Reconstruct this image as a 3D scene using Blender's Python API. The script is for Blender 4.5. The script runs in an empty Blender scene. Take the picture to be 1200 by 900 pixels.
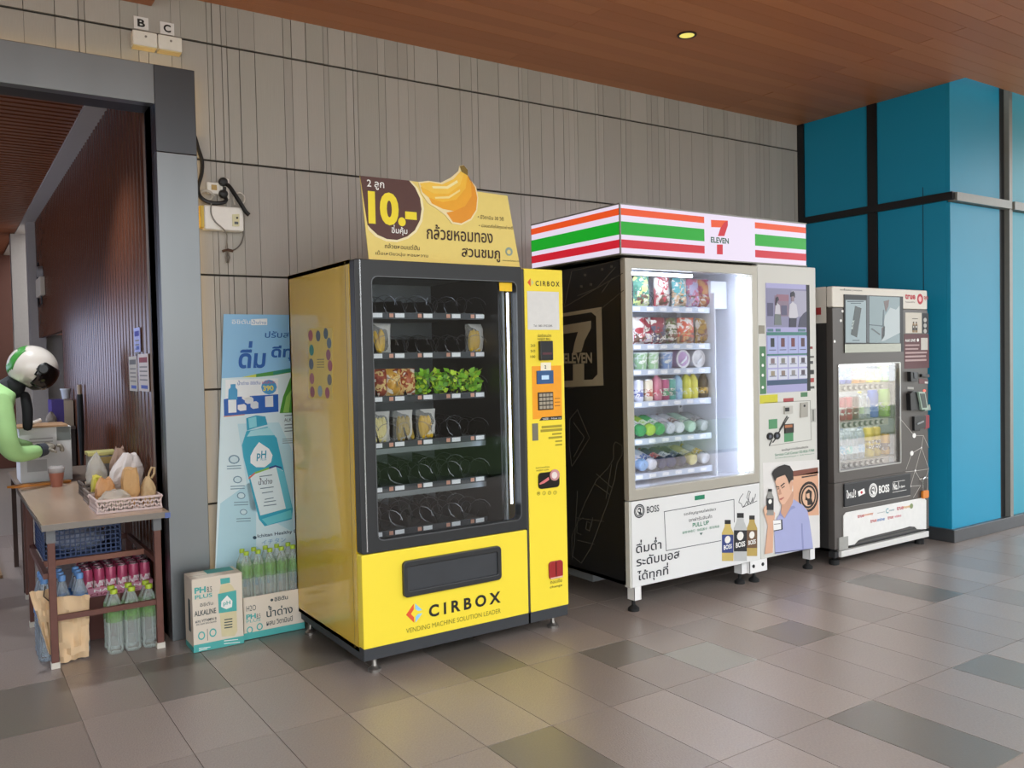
import bpy, bmesh, math, random
from mathutils import Vector, Matrix
random.seed(7)
S = bpy.context.scene
COL = S.collection

# ---------------------------------------------------------------- camera, world, sun, exposure
FOC, YAW, PITCH, ROLL, EYE = 998.726, 0.590325, 0.0299941, -0.0213148, 1.50
fw = Vector((math.sin(YAW)*math.cos(PITCH), math.cos(YAW)*math.cos(PITCH), -math.sin(PITCH)))
rt = fw.cross(Vector((0, 0, 1))).normalized(); up = rt.cross(fw)
cr, sr = math.cos(ROLL), math.sin(ROLL)
rt, up = cr*rt + sr*up, -sr*rt + cr*up
cam_data = bpy.data.cameras.new('camera'); cam = bpy.data.objects.new('camera', cam_data); COL.objects.link(cam)
cam_data.sensor_width = 36; cam_data.lens = FOC/1200*36; cam_data.clip_end = 200
cam.matrix_world = Matrix(((rt.x, up.x, -fw.x, 0), (rt.y, up.y, -fw.y, 0), (rt.z, up.z, -fw.z, EYE), (0, 0, 0, 1)))
S.camera = cam
S.view_settings.view_transform = 'Standard'; S.view_settings.look = 'None'
S.view_settings.gamma = 1; S.view_settings.use_curve_mapping = False
S.view_settings.exposure = 0.0
wd = bpy.data.worlds.new('sky'); S.world = wd; wd.use_nodes = True
wd.node_tree.nodes['Background'].inputs[0].default_value = (0.93, 0.965, 1.0, 1)
wd.node_tree.nodes['Background'].inputs[1].default_value = 3.4
sun = bpy.data.objects.new('sun', bpy.data.lights.new('sun', 'SUN')); COL.objects.link(sun)
sun.data.energy = 6.5; sun.data.angle = 0.02; sun.data.color = (1, 0.95, 0.87)
sun.rotation_euler = (math.radians(-32), 0, math.radians(15))

# ---------------------------------------------------------------- helpers
def ray(u, v):
    return rt*((u-600)/FOC) + up*(-(v-450)/FOC) + fw
def W(u, v, y):                      # point of the upright plane at depth y that the photograph shows at u, v
    d = ray(u, v); t = y/d.y; return (t*d.x, EYE+t*d.z)
def WX(u, v, x):                     # the same on a plane of constant x: returns y, z
    d = ray(u, v); t = x/d.x; return (t*d.y, EYE+t*d.z)
def WZ(u, v, z):
    d = ray(u, v); t = (z-EYE)/d.z; return (t*d.x, t*d.y)
def proj(x, y, z):
    p = Vector((x, y, z-EYE)); k = FOC/p.dot(fw); return (600+k*p.dot(rt), 450-k*p.dot(up))
def Xat(u, z, y):                    # x on plane y at height z seen in column u
    v = 450
    for _ in range(6):
        x, _z = W(u, v, y); v = proj(x, y, z)[1]
    return W(u, v, y)[0]
def ZM(ox, oy, k): return lambda a, b: (ox+a/k, oy+b/k)

def lin(h):
    h = h.lstrip('#'); c = [int(h[i:i+2], 16)/255 for i in (0, 2, 4)]
    return tuple(x/12.92 if x <= .04045 else ((x+.055)/1.055)**2.4 for x in c)+(1,)
MATS = {}
def mat(hexc, rough=.5, metal=0., var=.06, scale=30., bump=0., spec=.5, emit=0., coat=0., name=None, stretch=None):
    key = name or (hexc, rough, metal, var, scale, bump, spec, emit, coat, stretch)
    if key in MATS: return MATS[key]
    m = bpy.data.materials.new(str(name or 'surface_'+hexc)); m.use_nodes = True
    nt = m.node_tree; b = nt.nodes['Principled BSDF']; c = lin(hexc)
    if emit and not var: b.inputs['Base Color'].default_value = tuple(x*(.08 if str(name).startswith('lit_') else .3) for x in c[:3])+(1,)
    else: b.inputs['Base Color'].default_value = c
    b.inputs['Roughness'].default_value = rough
    b.inputs['Metallic'].default_value = metal; b.inputs['Specular IOR Level'].default_value = spec
    b.inputs['Coat Weight'].default_value = coat
    if emit: b.inputs['Emission Color'].default_value = c; b.inputs['Emission Strength'].default_value = emit
    if var or bump:
        tc = nt.nodes.new('ShaderNodeTexCoord'); mp = nt.nodes.new('ShaderNodeMapping'); n = nt.nodes.new('ShaderNodeTexNoise')
        nt.links.new(tc.outputs['Object'], mp.inputs[0]); nt.links.new(mp.outputs[0], n.inputs['Vector'])
        if stretch: mp.inputs['Scale'].default_value = stretch
        n.inputs['Scale'].default_value = scale; n.inputs['Detail'].default_value = 3
        r = nt.nodes.new('ShaderNodeMix'); r.data_type = 'RGBA'
        r.inputs[6].default_value = tuple(max(0, x*(1-var)) for x in c[:3])+(1,)
        r.inputs[7].default_value = tuple(min(1, x*(1+var)) for x in c[:3])+(1,)
        nt.links.new(n.outputs['Fac'], r.inputs[0]); nt.links.new(r.outputs[2], b.inputs['Base Color'])
        if bump:
            bp = nt.nodes.new('ShaderNodeBump'); bp.inputs['Strength'].default_value = bump; bp.inputs['Distance'].default_value = .004
            nt.links.new(n.outputs['Fac'], bp.inputs['Height']); nt.links.new(bp.outputs[0], b.inputs['Normal'])
    MATS[key] = m; return m
def printed(cols, scale=22., rough=.35, seed=0.):      # busy packaging print: patches of several colours
    key = ('print', tuple(cols), scale, seed)
    if key in MATS: return MATS[key]
    m = bpy.data.materials.new('printed_'+cols[0]); m.use_nodes = True; nt = m.node_tree; b = nt.nodes['Principled BSDF']; b.inputs['Roughness'].default_value = rough
    tc = nt.nodes.new('ShaderNodeTexCoord'); mp = nt.nodes.new('ShaderNodeMapping'); mp.inputs['Location'].default_value = (seed, seed*1.7, seed*.6)
    v = nt.nodes.new('ShaderNodeTexVoronoi'); v.inputs['Scale'].default_value = scale; n = nt.nodes.new('ShaderNodeTexNoise'); n.inputs['Scale'].default_value = scale*.8
    mx = nt.nodes.new('ShaderNodeMix'); mx.data_type = 'RGBA'; mx.blend_type = 'MIX'; mx.inputs[0].default_value = .55
    r = nt.nodes.new('ShaderNodeValToRGB'); r.color_ramp.interpolation = 'CONSTANT'
    while len(r.color_ramp.elements) < len(cols): r.color_ramp.elements.new(.5)
    for i, c in enumerate(cols): r.color_ramp.elements[i].position = 0 if i == 0 else .36+.28*i/len(cols); r.color_ramp.elements[i].color = lin(c)
    nt.links.new(tc.outputs['Object'], mp.inputs[0]); nt.links.new(mp.outputs[0], v.inputs['Vector']); nt.links.new(mp.outputs[0], n.inputs['Vector'])
    nt.links.new(v.outputs['Color'], mx.inputs[6]); nt.links.new(n.outputs['Fac'], mx.inputs[7]); nt.links.new(mx.outputs[2], r.inputs[0]); nt.links.new(r.outputs[0], b.inputs['Base Color'])
    MATS[key] = m; return m
def clear(hexc, fac=.25, rough=.05, name=None):       # clear plastic or glass: see-through with a glossy skin
    key = name or ('clear', hexc, fac, rough)
    if key in MATS: return MATS[key]
    m = bpy.data.materials.new(str(name or 'clear_'+hexc)); m.use_nodes = True; nt = m.node_tree; nt.nodes.clear()
    o = nt.nodes.new('ShaderNodeOutputMaterial'); mx = nt.nodes.new('ShaderNodeMixShader'); t = nt.nodes.new('ShaderNodeBsdfTransparent')
    p = nt.nodes.new('ShaderNodeBsdfPrincipled'); p.inputs['Base Color'].default_value = lin(hexc); p.inputs['Roughness'].default_value = rough
    lw = nt.nodes.new('ShaderNodeLayerWeight'); lw.inputs[0].default_value = .3
    mt = nt.nodes.new('ShaderNodeMath'); mt.operation = 'MULTIPLY_ADD'; mt.inputs[1].default_value = .55; mt.inputs[2].default_value = fac
    nt.links.new(lw.outputs['Fresnel'], mt.inputs[0]); nt.links.new(mt.outputs[0], mx.inputs[0])
    nt.links.new(t.outputs[0], mx.inputs[1]); nt.links.new(p.outputs[0], mx.inputs[2]); nt.links.new(mx.outputs[0], o.inputs[0])
    MATS[key] = m; return m
def pane(name, tint=(1, 1, 1, 1), k=1.0):
    if name in MATS: return MATS[name]
    m = bpy.data.materials.new(name); m.use_nodes = True; nt = m.node_tree; nt.nodes.clear()
    o = nt.nodes.new('ShaderNodeOutputMaterial'); mx = nt.nodes.new('ShaderNodeMixShader'); t = nt.nodes.new('ShaderNodeBsdfTransparent')
    t.inputs[0].default_value = tint
    g = nt.nodes.new('ShaderNodeBsdfGlossy'); g.inputs['Roughness'].default_value = .01
    f = nt.nodes.new('ShaderNodeFresnel'); f.inputs[0].default_value = 1.45
    mt = nt.nodes.new('ShaderNodeMath'); mt.operation = 'MULTIPLY'; mt.inputs[1].default_value = k
    nt.links.new(f.outputs[0], mt.inputs[0]); nt.links.new(mt.outputs[0], mx.inputs[0])
    nt.links.new(t.outputs[0], mx.inputs[1]); nt.links.new(g.outputs[0], mx.inputs[2]); nt.links.new(mx.outputs[0], o.inputs[0])
    MATS[name] = m; return m

def wloc(o):
    l = Vector((0, 0, 0))
    while o: l = l+o.location; o = o.parent
    return l
def link(o, parent=None):
    COL.objects.link(o)
    if parent: o.parent = parent; o.location = -wloc(parent)
    return o
def tag(o, label=None, cat=None, group=None, kind=None):
    if label: o['label'] = label
    if cat: o['category'] = cat
    if group: o['group'] = group
    if kind: o['kind'] = kind
    return o
def thing(name, label, cat, loc=(0, 0, 0), group=None):
    o = bpy.data.objects.new(name, None); o.empty_display_size = .1; COL.objects.link(o); o.location = loc
    return tag(o, label, cat, group)
def struct(name, loc=(0, 0, 0)):
    o = bpy.data.objects.new(name, None); o.empty_display_size = .1; COL.objects.link(o); o.location = loc
    return tag(o, kind='structure')

def rr(x0, x1, z0, z1, r, n=4):
    p = []
    for cx, cz, a in ((x1-r, z1-r, 0), (x0+r, z1-r, 90), (x0+r, z0+r, 180), (x1-r, z0+r, 270)):
        for i in range(n+1):
            t = math.radians(a+90*i/n); p.append((cx+r*math.cos(t), cz+r*math.sin(t)))
    return p
def circ(cx, cz, r, n=20, rz=None):
    return [(cx+r*math.cos(2*math.pi*i/n), cz+(rz or r)*math.sin(2*math.pi*i/n)) for i in range(n)]
class MB:
    def __init__(s): s.v = []; s.f = []
    def add(s, vs, fs):
        k = len(s.v); s.v += [tuple(p) for p in vs]; s.f += [tuple(i+k for i in f) for f in fs]; return s
    def box(s, x0, x1, y0, y1, z0, z1):
        vs = [(x, y, z) for z in (z0, z1) for y in (y0, y1) for x in (x0, x1)]
        return s.add(vs, [(0, 2, 3, 1), (4, 5, 7, 6), (0, 1, 5, 4), (2, 6, 7, 3), (0, 4, 6, 2), (1, 3, 7, 5)])
    def prism(s, pts, a, b, ax='y'):          # polygon pts in the plane normal to ax, from a to b
        n = len(pts)
        f = {'y': lambda p, t: (p[0], t, p[1]), 'x': lambda p, t: (t, p[0], p[1]), 'z': lambda p, t: (p[0], p[1], t)}[ax]
        ar = sum(pts[i][0]*pts[(i+1) % n][1]-pts[(i+1) % n][0]*pts[i][1] for i in range(n))
        if ar < 0: pts = pts[::-1]
        if ax != 'y': a, b = b, a             # keep normals outward
        vs = [f(p, a) for p in pts]+[f(p, b) for p in pts]
        fs = [tuple(range(n)), tuple(range(2*n-1, n-1, -1))]+[(i, i+n, (i+1) % n+n, (i+1) % n) for i in range(n)]
        return s.add(vs, fs)
    def ring(s, outer, inner, a, b, ax='y'):  # frame between two loops of equal length
        n = len(outer)
        f = {'y': lambda p, t: (p[0], t, p[1]), 'x': lambda p, t: (t, p[0], p[1]), 'z': lambda p, t: (p[0], p[1], t)}[ax]
        vs = [f(p, a) for p in outer]+[f(p, a) for p in inner]+[f(p, b) for p in outer]+[f(p, b) for p in inner]
        fs = []
        for i in range(n):
            j = (i+1) % n
            fs += [(i, j, n+j, n+i), (2*n+i, 3*n+i, 3*n+j, 2*n+j), (i, 2*n+i, 2*n+j, j), (n+i, n+j, 3*n+j, 3*n+i)]
        return s.add(vs, fs)
    def lathe(s, prof, c=(0, 0, 0), n=14, ax='z', close=True):
        vs = []; m = len(prof)
        for r, h in prof:
            for i in range(n):
                t = 2*math.pi*i/n; x, y = r*math.cos(t), r*math.sin(t)
                p = {'z': (x, y, h), 'y': (x, h, -y), 'x': (h, x, y)}[ax]
                vs.append((c[0]+p[0], c[1]+p[1], c[2]+p[2]))
        fs = [(k*n+i, k*n+(i+1) % n, (k+1)*n+(i+1) % n, (k+1)*n+i) for k in range(m-1) for i in range(n)]
        if close: fs += [tuple(range(n-1, -1, -1)), tuple((m-1)*n+i for i in range(n))]
        return s.add(vs, fs)
    def tube(s, path, r, n=6, cap=True):
        P = [Vector(p) for p in path]; rs = r if isinstance(r, (list, tuple)) else [r]*len(P)
        t = (P[1]-P[0]).normalized(); a = Vector((0, 0, 1)) if abs(t.z) < .9 else Vector((1, 0, 0))
        u = t.cross(a).normalized(); vs = []
        for i, p in enumerate(P):
            t = (P[min(i+1, len(P)-1)]-P[max(i-1, 0)]).normalized()
            u = (u-t*u.dot(t)).normalized(); w = t.cross(u)
            for k in range(n):
                q = 2*math.pi*k/n; vs.append(p+(u*math.cos(q)+w*math.sin(q))*rs[i])
        m = len(P)
        fs = [(k*n+i, k*n+(i+1) % n, (k+1)*n+(i+1) % n, (k+1)*n+i) for k in range(m-1) for i in range(n)]
        if cap: fs += [tuple(range(n-1, -1, -1)), tuple((m-1)*n+i for i in range(n))]
        return s.add(vs, fs)
    def mesh(s, name, m, smooth=False):
        me = bpy.data.meshes.new(name); me.from_pydata(s.v, [], s.f); me.materials.append(m)
        bm = bmesh.new(); bm.from_mesh(me); bmesh.ops.recalc_face_normals(bm, faces=bm.faces); bm.to_mesh(me); bm.free()
        if smooth:
            me.polygons.foreach_set('use_smooth', [True]*len(me.polygons))
            try: me.set_sharp_from_angle(angle=math.radians(42))
            except Exception: pass
        return me
    def build(s, name, m, parent=None, smooth=False, bevel=0, loc=None, seg=2):
        o = bpy.data.objects.new(name, s.mesh(name, m, smooth)); link(o, parent)
        if loc: o.location = loc
        if bevel:
            b = o.modifiers.new('bevel', 'BEVEL'); b.width = bevel; b.segments = seg; b.limit_method = 'ANGLE'
        return o
def bx(name, m, parent, x0, x1, y0, y1, z0, z1, bevel=0):
    return MB().box(min(x0, x1), max(x0, x1), min(y0, y1), max(y0, y1), min(z0, z1), max(z0, z1)).build(name, m, parent, bevel=bevel)
def obj_copy(o, parent=None, loc=None):
    c = o.copy(); COL.objects.link(c)
    if parent: c.parent = parent
    if loc is not None: c.location = loc
    return c
def copy_tree(root, loc, label=None, rot=None, swap=None):
    r = obj_copy(root, loc=loc)
    if label: r['label'] = label
    if rot: r.rotation_euler = rot
    for ch in root.children:
        c = obj_copy(ch, r)
        for g in ch.children: obj_copy(g, c)
    return r
# flat print on upright faces looking at -y: corners given where the photograph shows them
def rpx(name, m, parent, a, b, y, t=.0012):
    x0, z0 = W(a[0], a[1], y); x1, z1 = W(b[0], b[1], y)
    return bx(name, m, parent, x0, x1, y-t, y, z0, z1)
def ppx(name, m, parent, pts, y, t=.0012):
    return MB().prism([W(u, v, y) for u, v in pts], y-t, y).build(name, m, parent)
def oval(name, m, parent, c, ru, rv, y, t=.0012, n=20):
    x, z = W(c[0], c[1], y); rx = abs(W(c[0]+ru, c[1], y)[0]-x); rz = abs(W(c[0], c[1]+rv, y)[1]-z)
    return MB().prism(circ(x, z, rx, n, rz), y-t, y).build(name, m, parent)
def lines(name, m, parent, polylines, y, w=.002, t=.0012):
    mb = MB()
    for pl in polylines:
        P = [Vector(W(u, v, y)) for u, v in pl]
        for a, b in zip(P, P[1:]):
            d = (b-a); L = d.length
            if L < 1e-6: continue
            d /= L; n = Vector((-d.y, d.x))*w/2; a2 = a-d*w*.4; b2 = b+d*w*.4
            mb.prism([tuple(a2+n), tuple(b2+n), tuple(b2-n), tuple(a2-n)], y-t, y)
    return mb.build(name, m, parent)
TONES = '\u0e48\u0e49\u0e4a\u0e4b\u0e4c'; UPV = '\u0e31\u0e34\u0e35\u0e36\u0e37'
TC = {}
def _tmesh(s, bold):
    if (s, bold) in TC: return list(TC[s, bold][0]), list(TC[s, bold][1])
    cu = bpy.data.curves.new('t', 'FONT'); cu.body = s; cu.resolution_u = 4; cu.offset = bold
    o = bpy.data.objects.new('t', cu)
    me = bpy.data.meshes.new_from_object(o)
    bpy.data.objects.remove(o); bpy.data.curves.remove(cu)
    vs = [tuple(v.co) for v in me.vertices]; fs = [tuple(p.vertices) for p in me.polygons]; bpy.data.meshes.remove(me)
    TC[s, bold] = (vs, fs); return list(vs), list(fs)
def glyphs(s, bold=0.):              # flat lettering; a tone mark above a vowel is raised
    base = ''; extra = []
    for i, ch in enumerate(s):
        if ch in TONES and ((i and s[i-1] in UPV) or (i+1 < len(s) and s[i+1] == '\u0e33')): extra.append((base, ch))
        else: base += ch
    vs, fs = _tmesh(base, bold)
    if extra:
        wl = max(v[0] for v in _tmesh('l', bold)[0])
        for pre, ch in extra:
            adv = (max(v[0] for v in _tmesh(pre+'l', bold)[0])-wl) if pre else 0
            tv, tf = _tmesh(ch, bold); k = len(vs)
            vs += [(x+adv, y+.2, z) for x, y, z in tv]; fs += [tuple(i+k for i in f) for f in tf]
    return vs, fs
def place_text(s, m, parent, org, ex, ez, w, h, bold=0., shear=0., name='lettering'):
    vs, fs = glyphs(s, bold)
    x0 = min(v[0] for v in vs); x1 = max(v[0] for v in vs); y0 = min(v[1] for v in vs); y1 = max(v[1] for v in vs)
    org, ex, ez = Vector(org), Vector(ex), Vector(ez)
    sx = w/(x1-x0); sy = h/(y1-y0) if h else sx
    P = [org+ex*((x-x0)*sx+shear*(y-y0)*sy)+ez*((y-y0)*sy) for x, y, z in vs]
    me = bpy.data.meshes.new(name); me.from_pydata([tuple(p) for p in P], [], fs); me.materials.append(m)
    return link(bpy.data.objects.new(name, me), parent)
def tpx(s, m, parent, ul, vb, vt, ur, y, bold=0., shear=0., rise=0., off=.0016):   # text from left column ul (baseline vb, top vt) to right column ur
    x0, z0 = W(ul, vb, y); z1 = W(ul, vt, y)[1]; x1 = Xat(ur, z0, y)
    return place_text(s, m, parent, (x0, y-off, z0), (math.cos(rise), 0, math.sin(rise)), (-math.sin(rise), 0, math.cos(rise)), x1-x0, z1-z0, bold, shear)
def txt(s, m, parent, x0, z0, w, h, y, bold=0., off=.0016): return place_text(s, m, parent, (x0, y-off, z0), (1, 0, 0), (0, 0, 1), w, h, bold)

# ---------------------------------------------------------------- the setting
BLACK = mat('17181a', .45); DARK = mat('2b2c2e', .5); STEEL = mat('85898b', .4, 1., .35, 1.6, name='brushed_steel', stretch=(1, 1, .15))
CHROME = mat('c9cbcc', .18, 1.); WHITE = mat('e8e8e6', .4, var=.02); RUB = mat('121212', .7)
def tile_mat(name, c, bump, rough):
    m = mat(c, rough, 0, .16, 55, bump, 1.0, name=name)
    nt = m.node_tree; b = nt.nodes['Principled BSDF']; mix = [n for n in nt.nodes if n.type == 'MIX'][0]
    oi = nt.nodes.new('ShaderNodeObjectInfo'); hs = nt.nodes.new('ShaderNodeHueSaturation')
    ma = nt.nodes.new('ShaderNodeMath'); ma.operation = 'MULTIPLY_ADD'; ma.inputs[1].default_value = .22; ma.inputs[2].default_value = .89
    nt.links.new(oi.outputs['Random'], ma.inputs[0]); nt.links.new(ma.outputs[0], hs.inputs['Value'])
    nt.links.new(mix.outputs[2], hs.inputs['Color']); nt.links.new(hs.outputs[0], b.inputs['Base Color'])
    return m
TILE = tile_mat('speckled_brown_tile', '958981', .35, .27); TILED = tile_mat('smooth_dark_tile', '746d65', .08, .30); TILEW = tile_mat('grey_green_tile', '8f8c84', .2, .3)
floor = bx('floor', mat('8a7f77', .5, var=.1, name='floor_screed'), None, -6.2, 9.6, -1.6, 16, -.12, -.004); tag(floor, kind='structure')
unit = MB().box(-.5, .5, -.5, .5, -1, 0).mesh('tile', TILE)
unitd = unit.copy(); unitd.materials[0] = TILED; unitw = unit.copy(); unitw.materials[0] = TILEW
PX, PY, X0, Y0 = .3142, .615, .449, 4.008
darks = [(.29, 4.31), (.915, 4.31), (1.54, 4.31), (2.17, 3.7), (1.86, 2.47), (4.06, 1.86), (3.74, 2.95), WZ(1040, 677, 0), WZ(1185, 890, 0)]
def tile(xa, xb, ya, yb, forced=None):
    d = forced or ('d' if any(xa < p[0] < xb and ya < p[1] < yb for p in darks) else None)
    me = unitd if d == 'd' else unitw if d == 'w' else unit
    o = bpy.data.objects.new('floor_tile', me); link(o, floor)
    g = .0035; o.scale = (xb-xa-g, yb-ya-g, .009); o.location = ((xa+xb)/2, (ya+yb)/2, random.uniform(-.0004, .0004))
for i in range(-3, 26):
    xa = X0+PX*i; xb = xa+PX
    for j in range(-4, 9):
        ya = Y0+PY*j; yb = ya+PY
        if yb > 4.97 and not (-.6 < xa < 1.1): continue
        if yb > 4.97 and xa > .9: continue
        if xa > 6.4 and ya > 3.6: continue
        if yb > 9: continue
        if i == 7 and j == -2: tile(xa, xb, ya, ya+.335); tile(xa, xb, ya+.335, yb, 'd'); continue
        if i == 8 and j == -2: tile(xa, xb, ya, ya+.335, 'w'); tile(xa, xb, ya+.335, yb); continue
        if i == 10 and j == -2: tile(xa, xb, ya, ya+.3, 'd'); tile(xa, xb, ya+.3, yb); continue
        tile(xa, xb, ya, yb)

# grey plank-faced back wall
WALLY = 4.97
wall = bx('wall_back', mat('33302b', .9, name='wall_backing'), None, 1.0, 6.6, WALLY+.012, WALLY+.16, 0, 3.7); tag(wall, kind='structure')
MB().box(-6.2, 1.0, WALLY+.012, WALLY+.16, 3.12, 3.7).build('wall_header', mat('38352f', .9, name='wall_backing'), wall)
PLK = [mat(c, .62, 0, .09, 6, .12, .4, name='grey_plank_'+c, stretch=(8, 8, .5)) for c in ('b0aca5', 'adaaa2', 'b3afa8', 'aaa69f')]
units = [MB().box(-.5, .5, 0, 1, -.5, .5).mesh('plank', m) for m in PLK]
edges = [-.6]; rw = random.Random(5)
while edges[-1] < 6.45: edges.append(edges[-1]+rw.choice((.03, .05, .07, .09, .11, .14, .17)))
edges[-1] = 6.485
bands = [(3.316, 3.66), (2.661, 3.304), (2.015, 2.649), (1.366, 2.003), (.716, 1.354), (.0, .704)]
def plank(xa, xb, za, zb, g=None):
    g = g or rw.choice((.0015, .002, .003, .0045)); o = bpy.data.objects.new('plank', rw.choice(units)); link(o, wall)
    o.scale = (xb-xa-g, .012+rw.uniform(0, .0015), zb-za); o.location = ((xa+xb)/2, WALLY-rw.uniform(0, .0015), (za+zb)/2)
for za, zb in bands:
    for xa, xb in zip(edges, edges[1:]):
        if xb < -.3: continue
        if za < 3.0:
            if xb <= 1.0:
                if zb < 3.2 or zb < 3.12: continue
                plank(xa, xb, 3.12, zb); continue
            xa2 = max(xa, 1.0)
            if xa < 1.0 and zb > 3.2: plank(xa, 1.0, 3.12, zb)
            if za < 1.9 and xa > 1.9: continue
            plank(xa2, xb, za, zb)
        else: plank(xa, xb, za, zb)
    if za < 1.9:
        x = [e for e in edges if e > 1.9][0]
        plank(x, 4.2, za, zb); plank(4.2, 6.485, za, zb)

# wooden plank ceiling, lower soffit by the portal, downlight
CEILZ = 3.54
ceil = bx('ceiling', mat('1d120c', .8, name='ceiling_void'), None, -6.2, 9.6, .3, 3.48, CEILZ+.02, CEILZ+.2); tag(ceil, kind='structure')
MB().box(-6.2, 6.485, 3.48, 5.15, CEILZ+.02, CEILZ+.2).build('ceiling_deck', mat('1d120c', .8, name='ceiling_void'), ceil)
WOOD = [mat(c, .42, 0, .13, 5, .04, .5, name='ceiling_wood_'+c, stretch=(.5, 14, 14)) for c in ('b8744a', 'b27046', 'bd7a4e')]
uw = [MB().box(-.5, .5, -.5, .5, 0, 1).mesh('ceiling_plank', m) for m in WOOD]
P = .108; y = 4.97-P/2; k = 0
while y > .33:
    xe = 9.5 if y+P/2 < 3.50 else 6.485
    if y < 1.4:            # unseen overhead: long boards
        segs = [(-6.2, xe)]
    else: segs = [(-6.2, 1.1), (1.1, 5.486), (5.492, xe)] if k % 2 == 0 else [(-6.2, 3.3), (3.3, xe)]
    for xa, xb in segs:
        o = bpy.data.objects.new('ceiling_plank', uw[rw.randrange(3)]); link(o, ceil)
        o.scale = (xb-xa-.0015, P-.0022, .018); o.location = ((xa+xb)/2, y, CEILZ+rw.uniform(0, .001))
    y -= P; k += 1
sof = MB().box(-3.2, 1.02, 4.45, 4.965, 3.455, CEILZ-.001).build('trim_1', WOOD[1]); tag(sof, kind='structure')
def downlight(loc, label, energy, col=(1, .86, .6)):
    t = thing('downlight', label, 'ceiling light', loc)
    MB().ring(circ(0, 0, .062, 24), circ(0, 0, .048, 24), -.006, .002, 'z').build('trim_ring', mat('3a2b22', .4), t).location = (0, 0, 0)
    o = MB().lathe([(.047, -.004), (.047, .001)], n=24).build('lens', mat('f0e070', .4, var=0, emit=1.0, name='lamp_lens'), t); o.location = (0, 0, 0)
    l = bpy.data.lights.new('downlight_bulb', 'SPOT'); l.energy = energy; l.color = col; l.spot_size = 1.9; l.spot_blend = .6; l.shadow_soft_size = .045
    q = bpy.data.objects.new('downlight_bulb', l); link(q, t); q.location = (0, 0, -.012)
    return t
lx, ly = WZ(805, 41, CEILZ-.002)
downlight((lx, ly, CEILZ-.001), 'small round glowing downlight set into the wooden plank ceiling', 45)

# blue panelled wall on the right with dark mullions and plinth
BX, BY = 6.485, 3.58
wr = bx('wall_right', mat('10161c', .7, name='blue_wall_core'), None, BX+.03, 9.6, BY+.03, 5.13, 0, 3.8); tag(wr, kind='structure')
BLUE = mat('1a8fb2', .42, 0, .07, 1.2, 0, .3, name='blue_painted_panel')
BLU2 = mat('3a9ab0', .42, 0, .1, 1.2, 0, .3, name='blue_painted_panel_pale')  # paler, greyer blue with stronger mottling
MULL = mat('14171b', .4, 0, name='dark_mullion'); MULG = mat('85857f', .45, .3, name='grey_metal_capping')
ym = (WX(1018, 300, BX)[0], WX(1029, 300, BX)[0])
def side_panel(ya, yb, za, zb): bx('panel', BLUE, wr, BX, BX+.03, ya, yb, za, zb)
for za, zb in ((.10, 2.645), (2.705, CEILZ)):
    side_panel(ym[0]+.002, 4.90, za, zb); side_panel(BY+.031, ym[1]-.002, za, zb)
bx('mullion', MULL, wr, BX-.012, BX+.03, 4.902, 4.97, .1, CEILZ)
bx('mullion', MULL, wr, BX-.012, BX+.03, ym[0], ym[1], .1, CEILZ)
bx('mullion', MULL, wr, BX-.022, BX+.03, BY-.03, 4.90, 2.645, 2.705)
bx('seam', MULL, wr, BX-.0015, BX+.002, 3.795, 3.80, 1.9, 2.78)
for xa, xb in ((BX, 7.225), (7.375, 8.3), (8.44, 9.6)):
    for za, zb in ((.10, 2.63), (2.70, 3.78)):
        bx('panel', BLUE if xa < 7 else BLU2, wr, xa, xb, BY, BY+.03, za, zb)
for xa in (7.225, 8.3):
    bx('mullion', MULL, wr, xa, xa+.10, BY+.012, BY+.05, .1, 3.78)
    bx('mullion', MULG, wr, xa+.10, xa+.15, BY-.03, BY+.05, .1, 3.78)
for xa, xb in ((BX+.01, 7.325), (7.375, 8.40), (8.45, 9.6)): bx('transom', MULG, wr, xa, xb, BY-.05, BY+.02, 2.635, 2.70)
pl = MB().box(6.457, 9.6, 3.547, 5.0, 0, .10).build('baseboard_right', mat('3c3e40', .3, 0, .3, 9, .1, name='plinth_granite'), bevel=.004); tag(pl, kind='structure')

# steel portal on the left with warm strip light behind it
dr = struct('door_1', (0, 4.9, 0))
bx('jamb', STEEL, dr, 1.0, 1.21, 4.86, 4.93, 0, 2.648, .003); bx('jamb', mat('55575a', .4, 1., .15, 2.2, name='steel_dark_reflection', stretch=(1, 1, .15)), dr, 1.0, 1.21, 4.86, 4.93, 2.65, 3.11, .003)  # upper jamb: dark ceiling reflection put into the steel colour
bx('jamb', STEEL, dr, -2.11, -1.9, 4.86, 4.93, 0, 3.11, .003)
bx('lintel', STEEL, dr, -1.9, 1.0, 4.86, 4.93, 2.90, 3.11, .003)
bx('reveal', BLACK, dr, 1.0, 1.05, 4.93, 5.15, 0, 2.95); bx('reveal', BLACK, dr, -1.95, -1.9, 4.93, 5.15, 0, 2.95)
bx('reveal', BLACK, dr, -1.9, 1.0, 4.93, 5.15, 2.92, 2.97)
LED = mat('ffd591', .5, var=0, emit=6, name='warm_strip_light')
bx('strip_light', LED, dr, 1.178, 1.19, 4.935, 4.947, .05, 3.09); bx('strip_light', LED, dr, -1.9, 1.178, 4.935, 4.947, 3.08, 3.092)

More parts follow.
